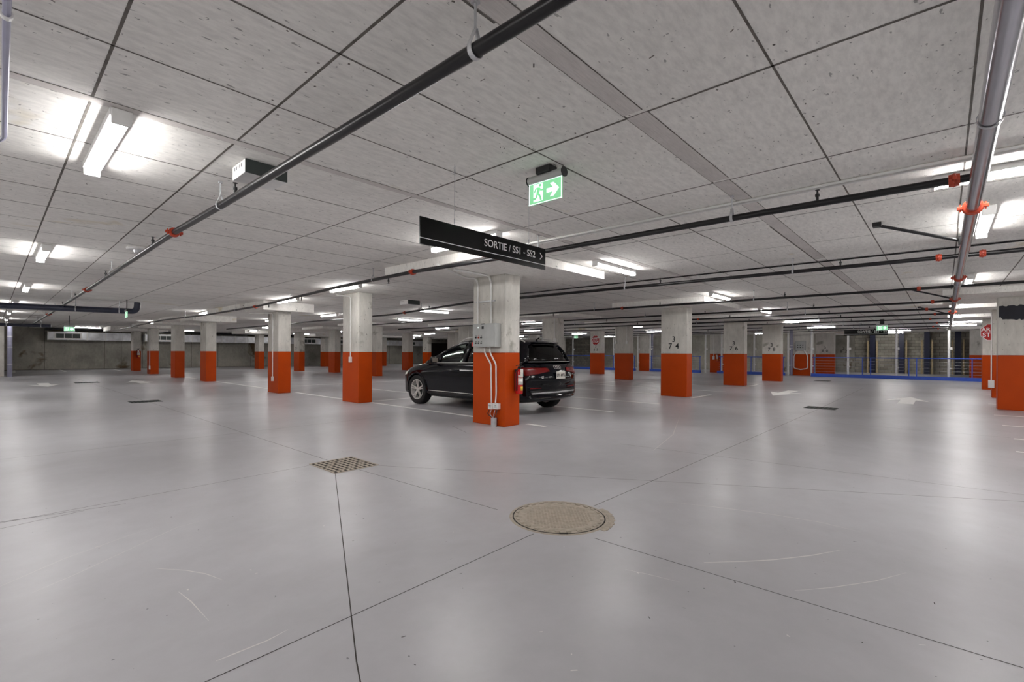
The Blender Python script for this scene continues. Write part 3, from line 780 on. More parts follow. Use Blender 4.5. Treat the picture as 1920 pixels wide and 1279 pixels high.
# ------------------------------------------------------------------ running man exit signs
def exit_sign(label, pos, W, face, bracket=True):
    H = W * .52; z1 = CEIL - pos[2]
    r = thing('exit_sign', label, 'exit sign', pos, 'green running man exit signs')
    R = face.to_3x3()
    def fn(u, v, d): return R @ Vector((u, v, d))
    b = bmesh.new(); prism(b, [(-W / 2, -H / 2), (W / 2, -H / 2), (W / 2, H / 2), (-W / 2, H / 2)], fn, -.004, .004)
    obj('green_panel', b, 'exitgreen', r)
    b = bmesh.new(); s = H / .52
    e = .006
    for q in ([(-W / 2, -H / 2), (W / 2, -H / 2), (W / 2, -H / 2 + e), (-W / 2, -H / 2 + e)], [(-W / 2, H / 2 - e), (W / 2, H / 2 - e), (W / 2, H / 2), (-W / 2, H / 2)],
              [(-W / 2, -H / 2), (-W / 2 + e, -H / 2), (-W / 2 + e, H / 2), (-W / 2, H / 2)], [(W / 2 - e, -H / 2), (W / 2, -H / 2), (W / 2, H / 2), (W / 2 - e, H / 2)]):
        prism(b, q, fn, .004, .006)
    prism(b, [(-.36 * s, -.2 * s), (-.07 * s, -.2 * s), (-.07 * s, .22 * s), (-.36 * s, .22 * s)], fn, .004, .0055)
    A = [(.05, .05), (.24, .05), (.15, .16), (.26, .16), (.42, 0), (.26, -.16), (.15, -.16), (.24, -.05), (.05, -.05)]
    prism(b, [(u * s, v * s) for u, v in A], fn, .004, .0055)
    obj('white_symbols', b, 'exitwhite', r)
    b = bmesh.new()
    hd = [(-.15 + .036 * math.cos(t), .178 + .036 * math.sin(t)) for t in [2 * PI * k / 10 for k in range(10)]]
    prism(b, [(u * s, v * s) for u, v in hd], fn, .0055, .0065)
    def limb(pts, w):
        for (u0, v0), (u1, v1) in zip(pts, pts[1:]):
            d = Vector((u1 - u0, v1 - v0)).normalized(); nx, ny = -d.y * w, d.x * w
            prism(b, [((u0 + nx) * s, (v0 + ny) * s), ((u0 - nx) * s, (v0 - ny) * s), ((u1 - nx) * s, (v1 - ny) * s), ((u1 + nx) * s, (v1 + ny) * s)], fn, .0055, .0065)
    limb([(-.185, .13), (-.225, -.03)], .045); limb([(-.20, .12), (-.29, .11), (-.33, .02)], .020); limb([(-.18, .12), (-.12, .05), (-.05, .06)], .020)
    limb([(-.21, -.01), (-.15, -.09), (-.12, -.19)], .027); limb([(-.23, -.01), (-.28, -.12), (-.40, -.13)], .027)
    obj('running_man', b, 'exitgreen', r)
    b = bmesh.new(); rad = H * .20
    c0, c1 = fn(-W / 2 - .008, H / 2 + rad * .9, -.01), fn(W / 2 + .008, H / 2 + rad * .9, -.01)
    tube(b, [c0, c1], rad, 20); prism(b, [(-W / 2, H / 2 - .002), (W / 2, H / 2 - .002), (W / 2, H / 2 + rad * .5), (-W / 2, H / 2 + rad * .5)], fn, -.014, .014)
    obj('housing', b, 'panel_grey', r, True)
    for k, (ca, dr) in enumerate(((c0, -1), (c1, 1))):
        b = bmesh.new(); d = (c1 - c0).normalized() * dr; tube(b, [ca, ca + d * .008], rad * 1.12, 20); obj('end_cap', b, 'carplastic', r)
    b = bmesh.new(); zt = z1 - .001
    p = fn(0, 0, -.01)
    tall = zt - H / 2 > .3
    if tall: tube(b, [(p.x, p.y, H / 2 + rad * 1.6), (p.x, p.y, zt)], .012, 8)
    else: box(b, (p.x - .05, p.y - .07, H / 2 + rad * 1.6), (p.x + .05, p.y + .07, zt), 0, .004)
    tag(obj('bracket', b, 'carplastic', r), 'dark ceiling bracket')
    return r
q0, q1 = at_x(992, 367, 2.93), at_x(1055, 350, 2.93)
EW = abs(q1.y - q0.y) * .97
exit_sign('large green running man exit sign with right arrow near the middle of the ceiling', (2.93, (q0.y + q1.y) / 2, (q0.z + q1.z) / 2), EW, FACE_NX)
for (px, py, x, lab, W) in ((1654, 615, 24.8, 'small green exit sign above the far direction board', .36), (1080, 632, 33, 'tiny green exit sign right behind the car roof', .38)):
    p = at_x(px, py, x); exit_sign(lab, tuple(p), W, FACE_NX)
p = at_y(130, 617, 27.0); exit_sign('small green exit sign left over the far wall duct', tuple(p), .33, FACE_NY)
p = at_y(237, 590, 17.2); exit_sign('green exit sign seen edge-on beside the dark blue pipe bend', (p.x, p.y, min(p.z, 2.4)), .32, FACE_NX)

# ------------------------------------------------------------------ ceiling boxes
def ceil_box(label, x0, y0, x1, y1, h, g2='grey boxes under the ceiling'):
    r = thing('fan_box', label, 'ventilation box', ((x0 + x1) / 2, (y0 + y1) / 2, CEIL), g2)
    a, c = (x1 - x0) / 2, (y1 - y0) / 2
    b = bmesh.new(); box(b, (-a, -c + .006, -h), (a, c, -.001), 0, .004); obj('casing', b, 'white', r)
    b = bmesh.new(); box(b, (-a, -c, -h), (a, -c + .006, -.002)); tag(obj('front_panel', b, 'dark_metal', r), 'dark green front panel')
    b = bmesh.new()
    for k in range(5): box(b, (-a - .0015, c - .06 - k * .035, -.045), (-a + .001, c - .052 - k * .035, -.02))
    obj('vent_slots', b, 'carplastic', r)
ceil_box('white ceiling box with dark front beside the long left sprinkler pipe', 1.29, 3.90, 1.60, 4.18, .105)
ceil_box('small white ceiling box with dark front over the car', 7.8, 11.0, 8.2, 11.4, .12)
r = thing('gas_detector', 'white rounded detector plate with grey dome on the ceiling by the left pipe', 'detector', (1.42, 8.45, CEIL))
b = bmesh.new(); lathe(b, [(0, -.001), (.14, -.001), (.15, -.02), (.14, -.035), (0, -.037)], 24); obj('plate', b, 'white', r, True)
b = bmesh.new(); lathe(b, [(.07, -.03), (.06, -.07), (.03, -.085), (0, -.086)], 20); obj('dome', b, 'galv', r, True)

# ------------------------------------------------------------------ things on the nearest column
XF = 5.82; r = thing('control_panel', 'grey wall-mounted control panel on the nearest column', 'control panel', (XF, 5.9, 1.45))
pt = at_x(885.5, 608, XF - .16); pr = at_x(927.5, 608, XF - .16); pbm = at_x(905, 650.5, XF - .16)
y_l, y_r, z_t, z_b = pt.y, pr.y, pt.z, pbm.z
loc = Vector((XF, 5.9, 1.45))
b = bmesh.new(); box(b, (-.15, y_r - 5.9, z_b - 1.45), (-.004, y_l - 5.9, z_t - 1.45), 0, .006); obj('cabinet', b, 'panel_grey', r)
b = bmesh.new(); box(b, (-.158, y_r - 5.9 + .01, z_b - 1.45 + .01), (-.150, y_l - 5.9 - .01, z_t - 1.45 - .01), 0, .003); obj('door', b, 'panel_grey', r)
def panel_px(px, py): return at_x(px, py, XF - .16) - loc
b = bmesh.new(); p = panel_px(905, 614.5); box(b, (-.163, p.y - .022, p.z - .022), (-.157, p.y + .022, p.z + .022)); obj('display', b, 'carplastic', r)
b = bmesh.new(); p = panel_px(905.5, 607.5); box(b, (-.163, p.y - .04, p.z - .009), (-.157, p.y + .04, p.z + .007)); obj('name_plate', b, 'carplastic', r)
b = bmesh.new(); p = panel_px(896.5, 614.5); lathe(b, [(0, .006), (.010, .006), (.010, 0)], 14, axis(p + Vector((.002, 0, 0)), (-1, 0, 0))); tag(obj('indicator_lamp', b, 'exitwhite', r), 'lit white lamp')
for row, yy in enumerate((630.5, 640.5)):
    for c3, xx in enumerate((892.5, 897.5, 902.5)):
        p = panel_px(xx, yy + 3); b = bmesh.new(); lathe(b, [(0, .02), (.011, .02), (.013, 0)], 12, axis(p + Vector((.002, 0, 0)), (-1, 0, 0)))
        obj('selector_knob', b, 'coupling' if (row, c3) == (0, 1) else 'carplastic', r)
        p = panel_px(xx, yy); b = bmesh.new(); box(b, (-.161, p.y - .011, p.z - .004), (-.157, p.y + .011, p.z + .006)); obj('knob_label', b, 'red' if (row, c3) == (0, 1) else 'carplastic', r)
b = bmesh.new(); p = panel_px(885.5, 645.5); box(b, (-.165, p.y - .012, p.z - .035), (-.06, p.y + .012, p.z + .035)); tag(obj('alarm_tag', b, 'red', r), 'red tag on the panel edge')
def rel(px, py, off): return at_x(px, py, XF - off)
conduit('left conduit coming down to the grey control panel', [at_z(820, 496, 2.56), at_z(872, 521, 2.56), rel(893, 522, .03), rel(896, 534, .03), rel(896, 607, .03)], .016, 'emt', fillet=.09)
conduit('right conduit coming down to the grey control panel', [at_z(850, 505, 2.56), at_z(906, 515, 2.56), rel(917, 518, .03), rel(921, 530, .03), rel(921, 607, .03)], .016, 'emt', fillet=.09)
b = bmesh.new(); p0, p1 = rel(892, 567, .03), rel(927, 565, .03); box(b, (XF - .025, p1.y, p0.z - .012), (XF - .003, p0.y, p0.z + .012)); tag(obj('strut_channel', b, 'galv'), 'short strut holding both conduits on the nearest column', 'strut')
c1 = [rel(908.5, 651, .04), rel(909, 662, .04), rel(920.5, 683, .04), rel(921.5, 755, .04)]
c2 = [rel(918.5, 651, .04), rel(919, 662, .04), rel(930, 683, .04), rel(930.5, 738, .04), rel(929, 755, .04)]
conduit('white conduit under the control panel, left of two', c1, .013, 'white', fillet=.05)
conduit('white conduit under the control panel, right of two', c2, .013, 'white', fillet=.05)
for i, (pxa, pxb, words) in enumerate(((914.5, 922.5, 'Panne\n3 ax'), (923.5, 933.5, 'Test\nalarme'))):
    a, c = rel(pxa, 756, .075), rel(pxb, 768, .075)
    r = thing('junction_box', ('small labelled junction box, left of two at the foot of the nearest column', 'small labelled junction box, right of two at the foot of the nearest column')[i], 'junction box', ((XF, (a.y + c.y) / 2, (a.z + c.z) / 2)), 'junction boxes on the nearest column')
    w, h = (a.y - c.y) / 2 * .92, (a.z - c.z) / 2
    b = bmesh.new(); box(b, (-.075, -w, -h), (-.004, w, h), 0, .004); obj('box_body', b, 'white', r)
    text('label_text', words, .024, 'black_text', FACE_NX, (-.077, 0, 0), r, thick=.0004)
b = bmesh.new(); a, c = rel(920, 783, .09), rel(930, 783, .09); cy, rr = (a.y + c.y) / 2, abs(a.y - c.y) / 2
tube(b, [(XF - .075, cy, 0), (XF - .075, cy, a.z)], rr * .82, 18); tag(obj('floor_sleeve', b, 'galv', None, True), 'grey metal sleeve rising from the floor at the nearest column', 'pipe sleeve')
for k, (px, ex) in enumerate(((917, 923), (921, 926), (928, 926), (932, 928))):
    b = bmesh.new(); p0 = rel(px, 769, .05); p1 = Vector((XF - .075, cy + (k - 1.5) * .012, a.z - .02)); m = (p0 + p1) / 2 + Vector((-.01, (p0.y - cy) * .7, .0))
    tube(b, [p0, m, p1], .007, 8, fillet=.04)
    tag(obj('cable', b, ('carplastic', 'galv', 'galv', 'carplastic')[k]), ('black cable into the sleeve, leftmost', 'grey cable into the sleeve, left', 'grey cable into the sleeve, right', 'black cable into the sleeve, rightmost')[k], 'cable')

def extinguisher(label, pos, face, parts=True, s=1.0):
    r = thing('fire_extinguisher', label, 'fire extinguisher', pos, 'red fire extinguishers'); r.rotation_euler = (0, 0, face)
    r.scale = (s, s, s)
    # local: wall at y=0, sticks out to -y; z=0 bottom
    b = bmesh.new(); lathe(b, [(0, 0), (.045, 0), (.062, .012), (.064, .03), (.064, .35), (.055, .39), (.03, .415), (.018, .43), (0, .43)], 24, Matrix.Translation((0, -.085, 0))); obj('cylinder', b, 'red', r, True)
    b = bmesh.new(); box(b, (-.018, -.105, .43), (.018, -.065, .465), 0, .004); box(b, (-.012, -.1, .465), (.11, -.07, .475), 0, .002)
    box(b, (-.012, -.098, .485), (.12, -.072, .497), 0, .002, Matrix.Rotation(-.12, 4, 'Y')); lathe(b, [(0, .012), (.02, .012), (.02, 0)], 12, axis((0, -.105, .447), (0, -1, 0))); obj('valve', b, 'carplastic', r)
    b = bmesh.new(); tube(b, [(-.015, -.085, .45), (-.06, -.1, .43), (-.085, -.1, .36), (-.08, -.1, .12), (-.075, -.1, .06)], .009, 8, fillet=.03); obj('hose', b, 'rubber', r, True)
    def wrap(z0, z1, a0, a1, mat, nm):
        b = bmesh.new(); n = 10; va = []
        for k in range(n + 1):
            t = a0 + (a1 - a0) * k / n; va.append((b.verts.new((.0655 * math.sin(t), -.085 - .0655 * math.cos(t), z0)), b.verts.new((.0655 * math.sin(t), -.085 - .0655 * math.cos(t), z1))))
        for p, q in zip(va, va[1:]): b.faces.new((p[0], q[0], q[1], p[1]))
        o = obj(nm, b, mat, r, True); md = o.modifiers.new('t', 'SOLIDIFY'); md.thickness = .001
    wrap(.29, .325, -1.1, .9, 'label', 'band_label'); wrap(.16, .28, -1.1, .9, 'label', 'instruction_label'); wrap(.06, .13, -.4, .8, 'yellow', 'inspection_label')
    b = bmesh.new(); box(b, (-.045, -.16, .30), (.02, -.156, .43)); tag(obj('hang_tag', b, 'label', r), 'white paper inspection tag')
    b = bmesh.new(); box(b, (-.03, -.02, .05), (.03, -.003, .42), 0, .003); obj('wall_bracket', b, 'carplastic', r)
    return r
e0 = at_y(962, 741, 5.45); extinguisher('red fire extinguisher on the right side of the nearest column', (6.08, 5.448, e0.z + .02), 0)
p = at_x(1346, 686, 32.48); extinguisher('small red fire extinguisher on the far column by the blue kerb', (32.477, p.y, .75), -PI / 2)
p = at_y(245, 680, 37.22); extinguisher('tiny fire extinguisher on the most distant left column', (6.22, 37.217, .8), 0, s=1.2)

# conduits and switch boxes on the other columns
def drop_conduit(label, x, y, z0, z1, boxlabel, col_x=True, run=None, big=1.0):
    pts = [(x, y, z1), (x, y, z0)]
    if run: pts = [run] + pts
    conduit(label, pts, .013, 'white', fillet=.08)
    b = bmesh.new()
    if col_x: box(b, (x - .03, y - .04 * big, z0 - .14 * big), (x + .026, y + .04 * big, z0), 0, .006)
    else: box(b, (x - .04 * big, y - .03, z0 - .14 * big), (x + .04 * big, y + .026, z0), 0, .006)
    tag(obj('switch_box', b, 'emt'), boxlabel, 'switch box', 'switch boxes on the columns')
pf = at_x(657, 669, 6.01); drop_conduit('thin conduit down the column left of the car', 6.01, pf.y, pf.z, 2.62, 'grey switch box on the column left of the car', True, (6.01 - .2, pf.y + .35, 2.67))
pe = at_x(511, 706, 5.75); drop_conduit('white conduit down the second column left of the car', 5.75, pe.y, pe.z, 2.40, 'white box low on the second column left of the car', True, (5.4, pe.y + .9, 2.43))
p = at_x(280.5, 686, 5.77); drop_conduit('white conduit down the distant left column', 5.77, p.y, p.z, 2.4, 'white box low on the distant left column', True, None, 1.4)
p = at_x(1018, 634, 14.57); drop_conduit('left short conduit on the dim column behind the car', 14.57, p.y, p.z, 2.55, 'left small box on the dim column behind the car')
p = at_x(1040, 634, 14.57); drop_conduit('right short conduit on the dim column behind the car', 14.57, p.y, p.z, 2.55, 'right small box on the dim column behind the car')
p = at_x(1155, 639, 20.22); drop_conduit('left short conduit on the darkest column', 20.22, p.y, p.z, 2.55, 'left small box on the darkest column')
p = at_x(1175, 639, 20.22); drop_conduit('right short conduit on the darkest column', 20.22, p.y, p.z, 2.55, 'right small box on the darkest column')
p = at_x(1338, 668, 32.45); drop_conduit('thin conduit on the far extinguisher column', 32.45, p.y, p.z, 2.55, 'small box on the far extinguisher column', True, None, 1.5)
p = at_x(1858.5, 713, 19.71); drop_conduit('white conduit at the right, bending from the ceiling down past the stop sign', 19.71, p.y, p.z, 2.5, 'white box low on the right-hand conduit column', True, (18.6, p.y + .35, 2.66), 1.6)
# far control panel with bent conduits
r = thing('control_panel', 'small far control panel above bent conduits by the blue kerb', 'control panel', (32.0, 6.2, 1.55))
p = at_x(1501, 655, 31.9)
b = bmesh.new(); box(b, (-.15, p.y - 6.2 - .26, -.06), (-.004, p.y - 6.2 + .26, .45), 0, .01); obj('cabinet', b, 'panel_grey', r)
b = bmesh.new()
for k in range(3):
    for j in range(2): box(b, (-.158, p.y - 6.2 - .15 + k * .13, .07 + j * .13), (-.15, p.y - 6.2 - .10 + k * .13, .12 + j * .13))
obj('selector_knob', b, 'carplastic', r)
for s, lab in ((.16, 'left bent conduit below the far control panel'), (-.16, 'right bent conduit below the far control panel')):
    yy = p.y + s
    conduit(lab, [(31.95, yy, 1.49), (31.95, yy + s * 1.2, 1.15), (31.95, yy + s * 1.2, .42), (31.95, p.y, .35)], .03, 'white', fillet=.1)

# ------------------------------------------------------------------ stop signs
def stop_sign(label, x, y, z, rad):
    r = thing('stop_sign', label, 'stop sign', (x, y, z), 'octagonal stop signs on columns')
    def fn(u, v, d): return FACE_NX.to_3x3() @ Vector((u, v, d))
    o8 = lambda q: [(q * math.cos(PI / 8 + k * PI / 4), q * math.sin(PI / 8 + k * PI / 4)) for k in range(8)]
    b = bmesh.new(); prism(b, o8(rad), fn, .001, .006); tag(obj('white_rim', b, 'white', r), 'white rim')
    b = bmesh.new(); prism(b, o8(rad * .93), fn, .006, .008); obj('red_plate', b, 'stopred', r)
    text('lettering', 'ARRÊT', rad * .56, 'white_text', FACE_NX, (-.009, 0, rad * .28), r, thick=.0006, bold=.004)
    text('lettering', 'STOP', rad * .62, 'white_text', FACE_NX, (-.009, 0, -rad * .30), r, thick=.0006, bold=.004)
    for s in (-1, 1):
        b = bmesh.new(); lathe(b, [(0, .012), (.012, .011), (.014, .008)], 10, axis((0, 0, s * rad * .8), (-1, 0, 0))); obj('bolt', b, 'galv', r)
p = at_x(1116.5, 638, 24.49); stop_sign('whole stop sign above the number 3 65', 24.487, p.y, p.z, .31)
p = at_x(1860, 623, 24.3); stop_sign('half hidden stop sign at the right edge', 24.297, p.y, p.z, .33)

# dark patch of old coating on the big right-hand column
b = bmesh.new(); p = at_x(1873, 572, 15.576); q = at_x(1930, 598, 15.576)
pts = []
n = 16
for k in range(n + 1): pts.append((p.y + (q.y - p.y) * k / n, p.z - .02 + random.uniform(-.02, .02)))
for k in range(n, -1, -1): pts.append((p.y + (q.y - p.y) * k / n, q.z + random.uniform(-.02, .01) + (.05 if k < 2 else 0)))
c = COLS['ad'].location
b.faces.new([b.verts.new((15.577 - c.x, y_ - c.y, z_)) for y_, z_ in pts]); tag(obj('dark_patch', b, 'darkstain', COLS['ad']), 'dark blue-black stain near the top')

# ------------------------------------------------------------------ blue kerb, railing, posts, block bays
def kerb(label, pts):
    b = bmesh.new()
    for (x0_, y0_), (x1_, y1_) in zip(pts, pts[1:]):
        box(b, (min(x0_, x1_), min(y0_, y1_), 0), (max(x0_, x1_) + .12, max(y0_, y1_), .17), 0, .006)
    tag(obj('kerb', b, 'blue'), label, 'kerb', 'blue steel kerbs at the ramp opening')
kerb('blue kerb run left of the orange column standing in its gap', [(31.2, 16.4), (31.2, 27.5)])
kerb('blue kerb run between the orange column and the extinguisher column', [(31.2, 11.75), (31.2, 15.3)])
kerb('blue kerb run behind columns 3 76 and 3 78', [(31.2, 6.85), (31.2, 10.7)])
kerb('longest blue kerb run on the right', [(31.2, -1.75), (31.2, 5.55)])
def railing(label, ya, yb, posts, wires=5):
    r = thing('railing', label, 'railing', (31.27, ya, .17), 'blue railings on the kerb')
    b = bmesh.new(); tube(b, [(0, 0, .9), (0, yb - ya, .9)], .022, 8); obj('handrail', b, 'blue', r)
    for y in posts:
        b = bmesh.new(); box(b, (-.02, y - ya - .02, 0), (.02, y - ya + .02, .9)); obj('post', b, 'blue', r)
    for k in range(wires):
        b = bmesh.new(); z = .12 + k * .15; tube(b, [(0, 0, z), (0, yb - ya, z)], .005, 6); obj('wire', b, 'galv', r)
railing('blue railing left of the orange gap column', 16.4, 27.4, (16.5, 18.2, 20.2, 22.5, 25, 27.3))
railing('blue railing beside the extinguisher column', 11.75, 15.3, (11.8, 13.5, 15.2))
railing('blue railing behind columns 3 76 and 3 78', 6.85, 10.6, (6.95, 8.7, 10.5))
railing('long blue railing in front of the block wall', -1.75, 5.5, (5.4, 3.2, 2.85, 1.3, 1.0, -1.0, -1.7))
for i, px in enumerate((1074, 1150.5, 1196, 1219, 1322.6, 1353, 1414, 1477.6, 1521.5, 1590, 1680.5, 1779)):
    p = at_x(px, 690, 31.47)
    lab = ('thin white post behind the car boot', 'white post left of the darkest column', 'white post left of the orange gap column', 'white post right of the orange gap column', 'white post left of the extinguisher column',
           'white post between the extinguisher column and column 3 76', 'white post between columns 3 76 and 3 78', 'white post right of column 3 78', 'white post right of the far panel column',
           'white post right of the number 3 82', 'white post in the middle of the block wall', 'white post at the right end of the block wall')[i]
    r = thing('pipe_post', lab, 'post', (31.47, p.y, 0), 'white pipe posts behind the railing')
    b = bmesh.new(); tube(b, [(0, 0, 0), (0, 0, CEIL - .002)], .052, 12); obj('pole', b, 'white', r, True)
    b = bmesh.new(); box(b, (-.09, -.13, 1.50), (.06, -.04, 1.62), 0, .01); obj('clamp', b, 'white', r)
    b = bmesh.new(); box(b, (-.06, -.09, .55), (.06, -.04, .62), 0, .01); obj('clamp', b, 'white', r)
for px, lab in ((1223, 'blue-grey drain pipe right of the orange gap column'), (1484, 'blue-grey drain pipe beside the far panel column')):
    p = at_x(px, 690, 31.9); pipe('drain_pipe', lab, 'pipe', [(31.85, p.y, 0), (31.85, p.y, 2.7)], .08, 'violet', rings=[.6, 1.6, 1.75])
for i, px in enumerate((1588, 1636, 1690, 1738, 1796)):
    p = at_x(px, 690, 40.6)
    r = thing('steel_column', ('navy steel column in the block wall next to the number 3 82', 'navy steel column in the block wall below the far direction board', 'navy steel column in the middle of the block wall', 'navy steel column right of the middle of the block wall', 'navy steel column at the right end of the block wall')[i], 'steel column', (40.6, p.y, 0), 'navy steel columns of the block wall')
    b = bmesh.new(); box(b, (-.16, -.14, 0), (-.13, .14, CEIL - .002)); box(b, (.13, -.14, 0), (.16, .14, CEIL - .002)); box(b, (-.14, -.012, 0), (.14, .012, CEIL - .002)); obj('steel_section', b, 'navy', r)
    for s in (-1, 1):
        b = bmesh.new(); box(b, (-.1, s * .25 - .04, 0), (.1, s * .25 + .04, 2.2)); obj('timber_stop', b, 'timber', r)

# ------------------------------------------------------------------ the black car
CAR = (7.87, 8.04, 0)
car = thing('car', 'black compact sport utility car parked behind the nearest column', 'car', CAR)
def Y(s): return 2.24 - s
ST = [(0.0, .34, .60, .56, .60, .46), (.03, .26, .72, .70, .74, .60), (.10, .22, .80, .78, .84, .68), (.22, .20, .855, .84, .90, .73), (.40, .20, .89, .885, .945, .765),
      (.60, .20, .912, .92, .98, .785), (.83, .20, .925, .95, 1.01, .80), (1.05, .20, .925, .975, 1.035, .81), (1.25, .20, .922, .99, 1.04, .83), (1.5, .20, .92, 1.0, 1.0, .855),
      (2.0, .20, .92, 1.01, .98, .86), (2.6, .20, .92, 1.02, .98, .86), (3.1, .20, .922, 1.035, .99, .855), (3.5, .20, .925, 1.05, 1.0, .85), (3.85, .21, .92, 1.06, 1.02, .84),
      (4.1, .23, .905, 1.065, 1.05, .815), (4.27, .26, .885, 1.06, 1.06, .79), (4.36, .28, .87, .99, 1.0, .77), (4.42, .30, .855, .90, .91, .76), (4.465, .32, .835, .78, .79, .74), (4.485, .36, .79, .64, .65, .68)]
def body_ring(st):
    s, zb, w, zs, zt, wt = st
    H = zs - zb
    half = [(0, zb), (.72 * w, zb), (.95 * w, zb + .04 * H), (.99 * w, zb + .18 * H), (.985 * w, zb + .36 * H), (1.0 * w, zb + .56 * H), (.998 * w, zb + .74 * H), (.975 * w, zb + .87 * H), (wt + .02, zs - .012), (wt * .9, zs + (zt - zs) * .45), (wt * .5, zt - .006), (0, zt)]
    ring = [(x, z) for x, z in half] + [(-x, z) for x, z in half[-2:0:-1]]
    kr = max(0, min(1, (s - 3.75) / .73)) ** 1.3 * .26; kf = max(0, min(1, (.75 - s) / .75)) ** 1.3 * .13
    return [Vector((x, Y(s) + (kr - kf) * min(1, abs(x) / .88) ** 2.6, z)) for x, z in ring]
bm = bmesh.new(); prev = None
for st in ST:
    vs = [bm.verts.new(p) for p in body_ring(st)]
    if prev:
        n = len(vs)
        for k in range(n): bm.faces.new((prev[k], prev[(k + 1) % n], vs[(k + 1) % n], vs[k]))
    else: bm.faces.new(vs[::-1])
    prev = vs
bm.faces.new(prev)
body = obj('body', bm, 'carpaint', None)
AX_F, AX_R = .83, 3.51
cut = bmesh.new()
for s in (AX_F, AX_R):
    for sg in (-1, 1): lathe(cut, [(0, 0), (.385, 0), (.385, .42), (0, .42)], 48, Matrix.Translation((sg * .62 - (.0 if sg > 0 else .42), Y(s), .355)) @ Matrix.Rotation(PI / 2, 4, 'Y'))
cutter = obj('cutter', cut, 'carplastic')
md = body.modifiers.new('s', 'SUBSURF'); md.levels = 2; md.render_levels = 2
md = body.modifiers.new('b', 'BOOLEAN'); md.object = cutter; md.operation = 'DIFFERENCE'; md.solver = 'EXACT'
bpy.context.view_layer.update()
dg = bpy.context.evaluated_depsgraph_get(); dg.update()
me = bpy.data.meshes.new_from_object(body.evaluated_get(dg))
body.modifiers.clear(); old = body.data; body.data = me; bpy.data.meshes.remove(old); bpy.data.objects.remove(cutter)
me.materials.clear(); me.materials.append(M['carpaint'])
for p in me.polygons: p.use_smooth = True; p.material_index = 0
try: me.set_sharp_from_angle(angle=math.radians(32))
except Exception: pass
bb = bmesh.new(); bb.from_mesh(me); BV = BVHTree.FromBMesh(bb); bb.free()
body.parent = car
def hit(o, d):
    h = BV.ray_cast(Vector(o), Vector(d)); return h[0], h[1]
def side_pt(s, z, sg=-1, off=.003):
    h, n = hit((sg * 2, Y(s), z), (-sg, 0, 0))
    return (h + n * off) if h else Vector((sg * .92, Y(s), z))
def rear_pt(x, z, off=.004):
    h, n = hit((x, -4, z), (0, 1, 0)); return (h + n * off) if h else Vector((x, Y(4.46), z))
def front_pt(x, z, off=.004):
    h, n = hit((x, 4, z), (0, -1, 0)); return (h + n * off) if h else Vector((x, Y(.05), z))
def patch(name, fn, corners, mat, nu=8, nv=4, off=.006, thick=.006, parent=car, label=None):
    (a, b_, c_, d_) = [Vector(q) for q in corners]; b = bmesh.new(); G = []
    for i in range(nu + 1):
        row = []
        for j in range(nv + 1):
            u, v = i / nu, j / nv; q = (a * (1 - u) + b_ * u) * (1 - v) + (d_ * (1 - u) + c_ * u) * v
            row.append(b.verts.new(fn(q.x, q.y, off)))
        G.append(row)
    for i in range(nu):
        for j in range(nv): b.faces.new((G[i][j], G[i + 1][j], G[i + 1][j + 1], G[i][j + 1]))
    o = obj(name, b, mat, parent, True); md = o.modifiers.new('t', 'SOLIDIFY'); md.thickness = thick; md.offset = 0
    if label: tag(o, label)
    return o
# greenhouse
ZT = [(1.12, 1.03), (1.3, 1.115), (1.5, 1.225), (1.7, 1.33), (1.9, 1.425), (2.05, 1.485), (2.2, 1.525), (2.42, 1.555), (2.8, 1.578), (3.2, 1.57), (3.6, 1.54), (3.85, 1.505), (4.02, 1.465), (4.1, 1.39), (4.18, 1.28), (4.26, 1.16), (4.31, 1.07)]
def zt(s): return float(np.interp(s, [a for a, _ in ZT], [b_ for _, b_ in ZT]))
def zb_(s): return float(np.interp(s, [1.1, 1.5, 2.6, 3.5, 4.1, 4.3], [.985, .99, 1.01, 1.04, 1.055, 1.05]))
def wx(z, s): return .855 - max(0, z - 1.0) * (.48 + .22 * max(0, min(1, s - 3.0))) - max(0, s - 3.7) * .05
SS = sorted(set([1.12, 1.2, 1.3, 1.4, 1.5, 1.6, 1.7, 1.8, 1.9, 2.0, 2.05, 2.12, 2.2, 2.3, 2.40, 2.49, 2.6, 2.8, 3.0, 3.2, 3.28, 3.38, 3.5, 3.6, 3.7, 3.85, 3.95, 4.02, 4.06, 4.1, 4.14, 4.18, 4.22, 4.26, 4.31]))
def gring(s):
    b0, t0 = zb_(s), max(zt(s), zb_(s) + .02); H = t0 - b0
    zz = [b0 - .02, b0 + min(.03, H * .3), b0 + H * .80, b0 + H * .90]
    half = [(wx(z, s), z) for z in zz] + [(wx(zz[3], s) * .90, b0 + H * .955), (wx(zz[3], s) * .55, t0 - .008 * (H > .1)), (0, t0)]
    kr = max(0, min(1, (s - 3.75) / .56)) * .17
    return [Vector((-x, Y(s) + kr * (x / .8) ** 2.4, z)) for x, z in half] + [Vector((x, Y(s) + kr * (x / .8) ** 2.4, z)) for x, z in half[-2::-1]]
RG = [gring(s) for s in SS]
def region(i, k):
    k2 = min(k, 11 - k); s = (SS[i] + SS[i + 1]) / 2
    if k2 == 1:
        if 1.55 < s < 2.40: return 'fw'
        if 2.49 < s < 3.28: return 'rw'
        if 3.38 < s < 3.75: return 'qw'
        return 'frame'
    if k2 >= 4 and s < 2.05 and s > 1.13: return 'ws'
    if k2 >= 4 and s > 4.06 and s < 4.31: return 'bw'
    return 'frame'
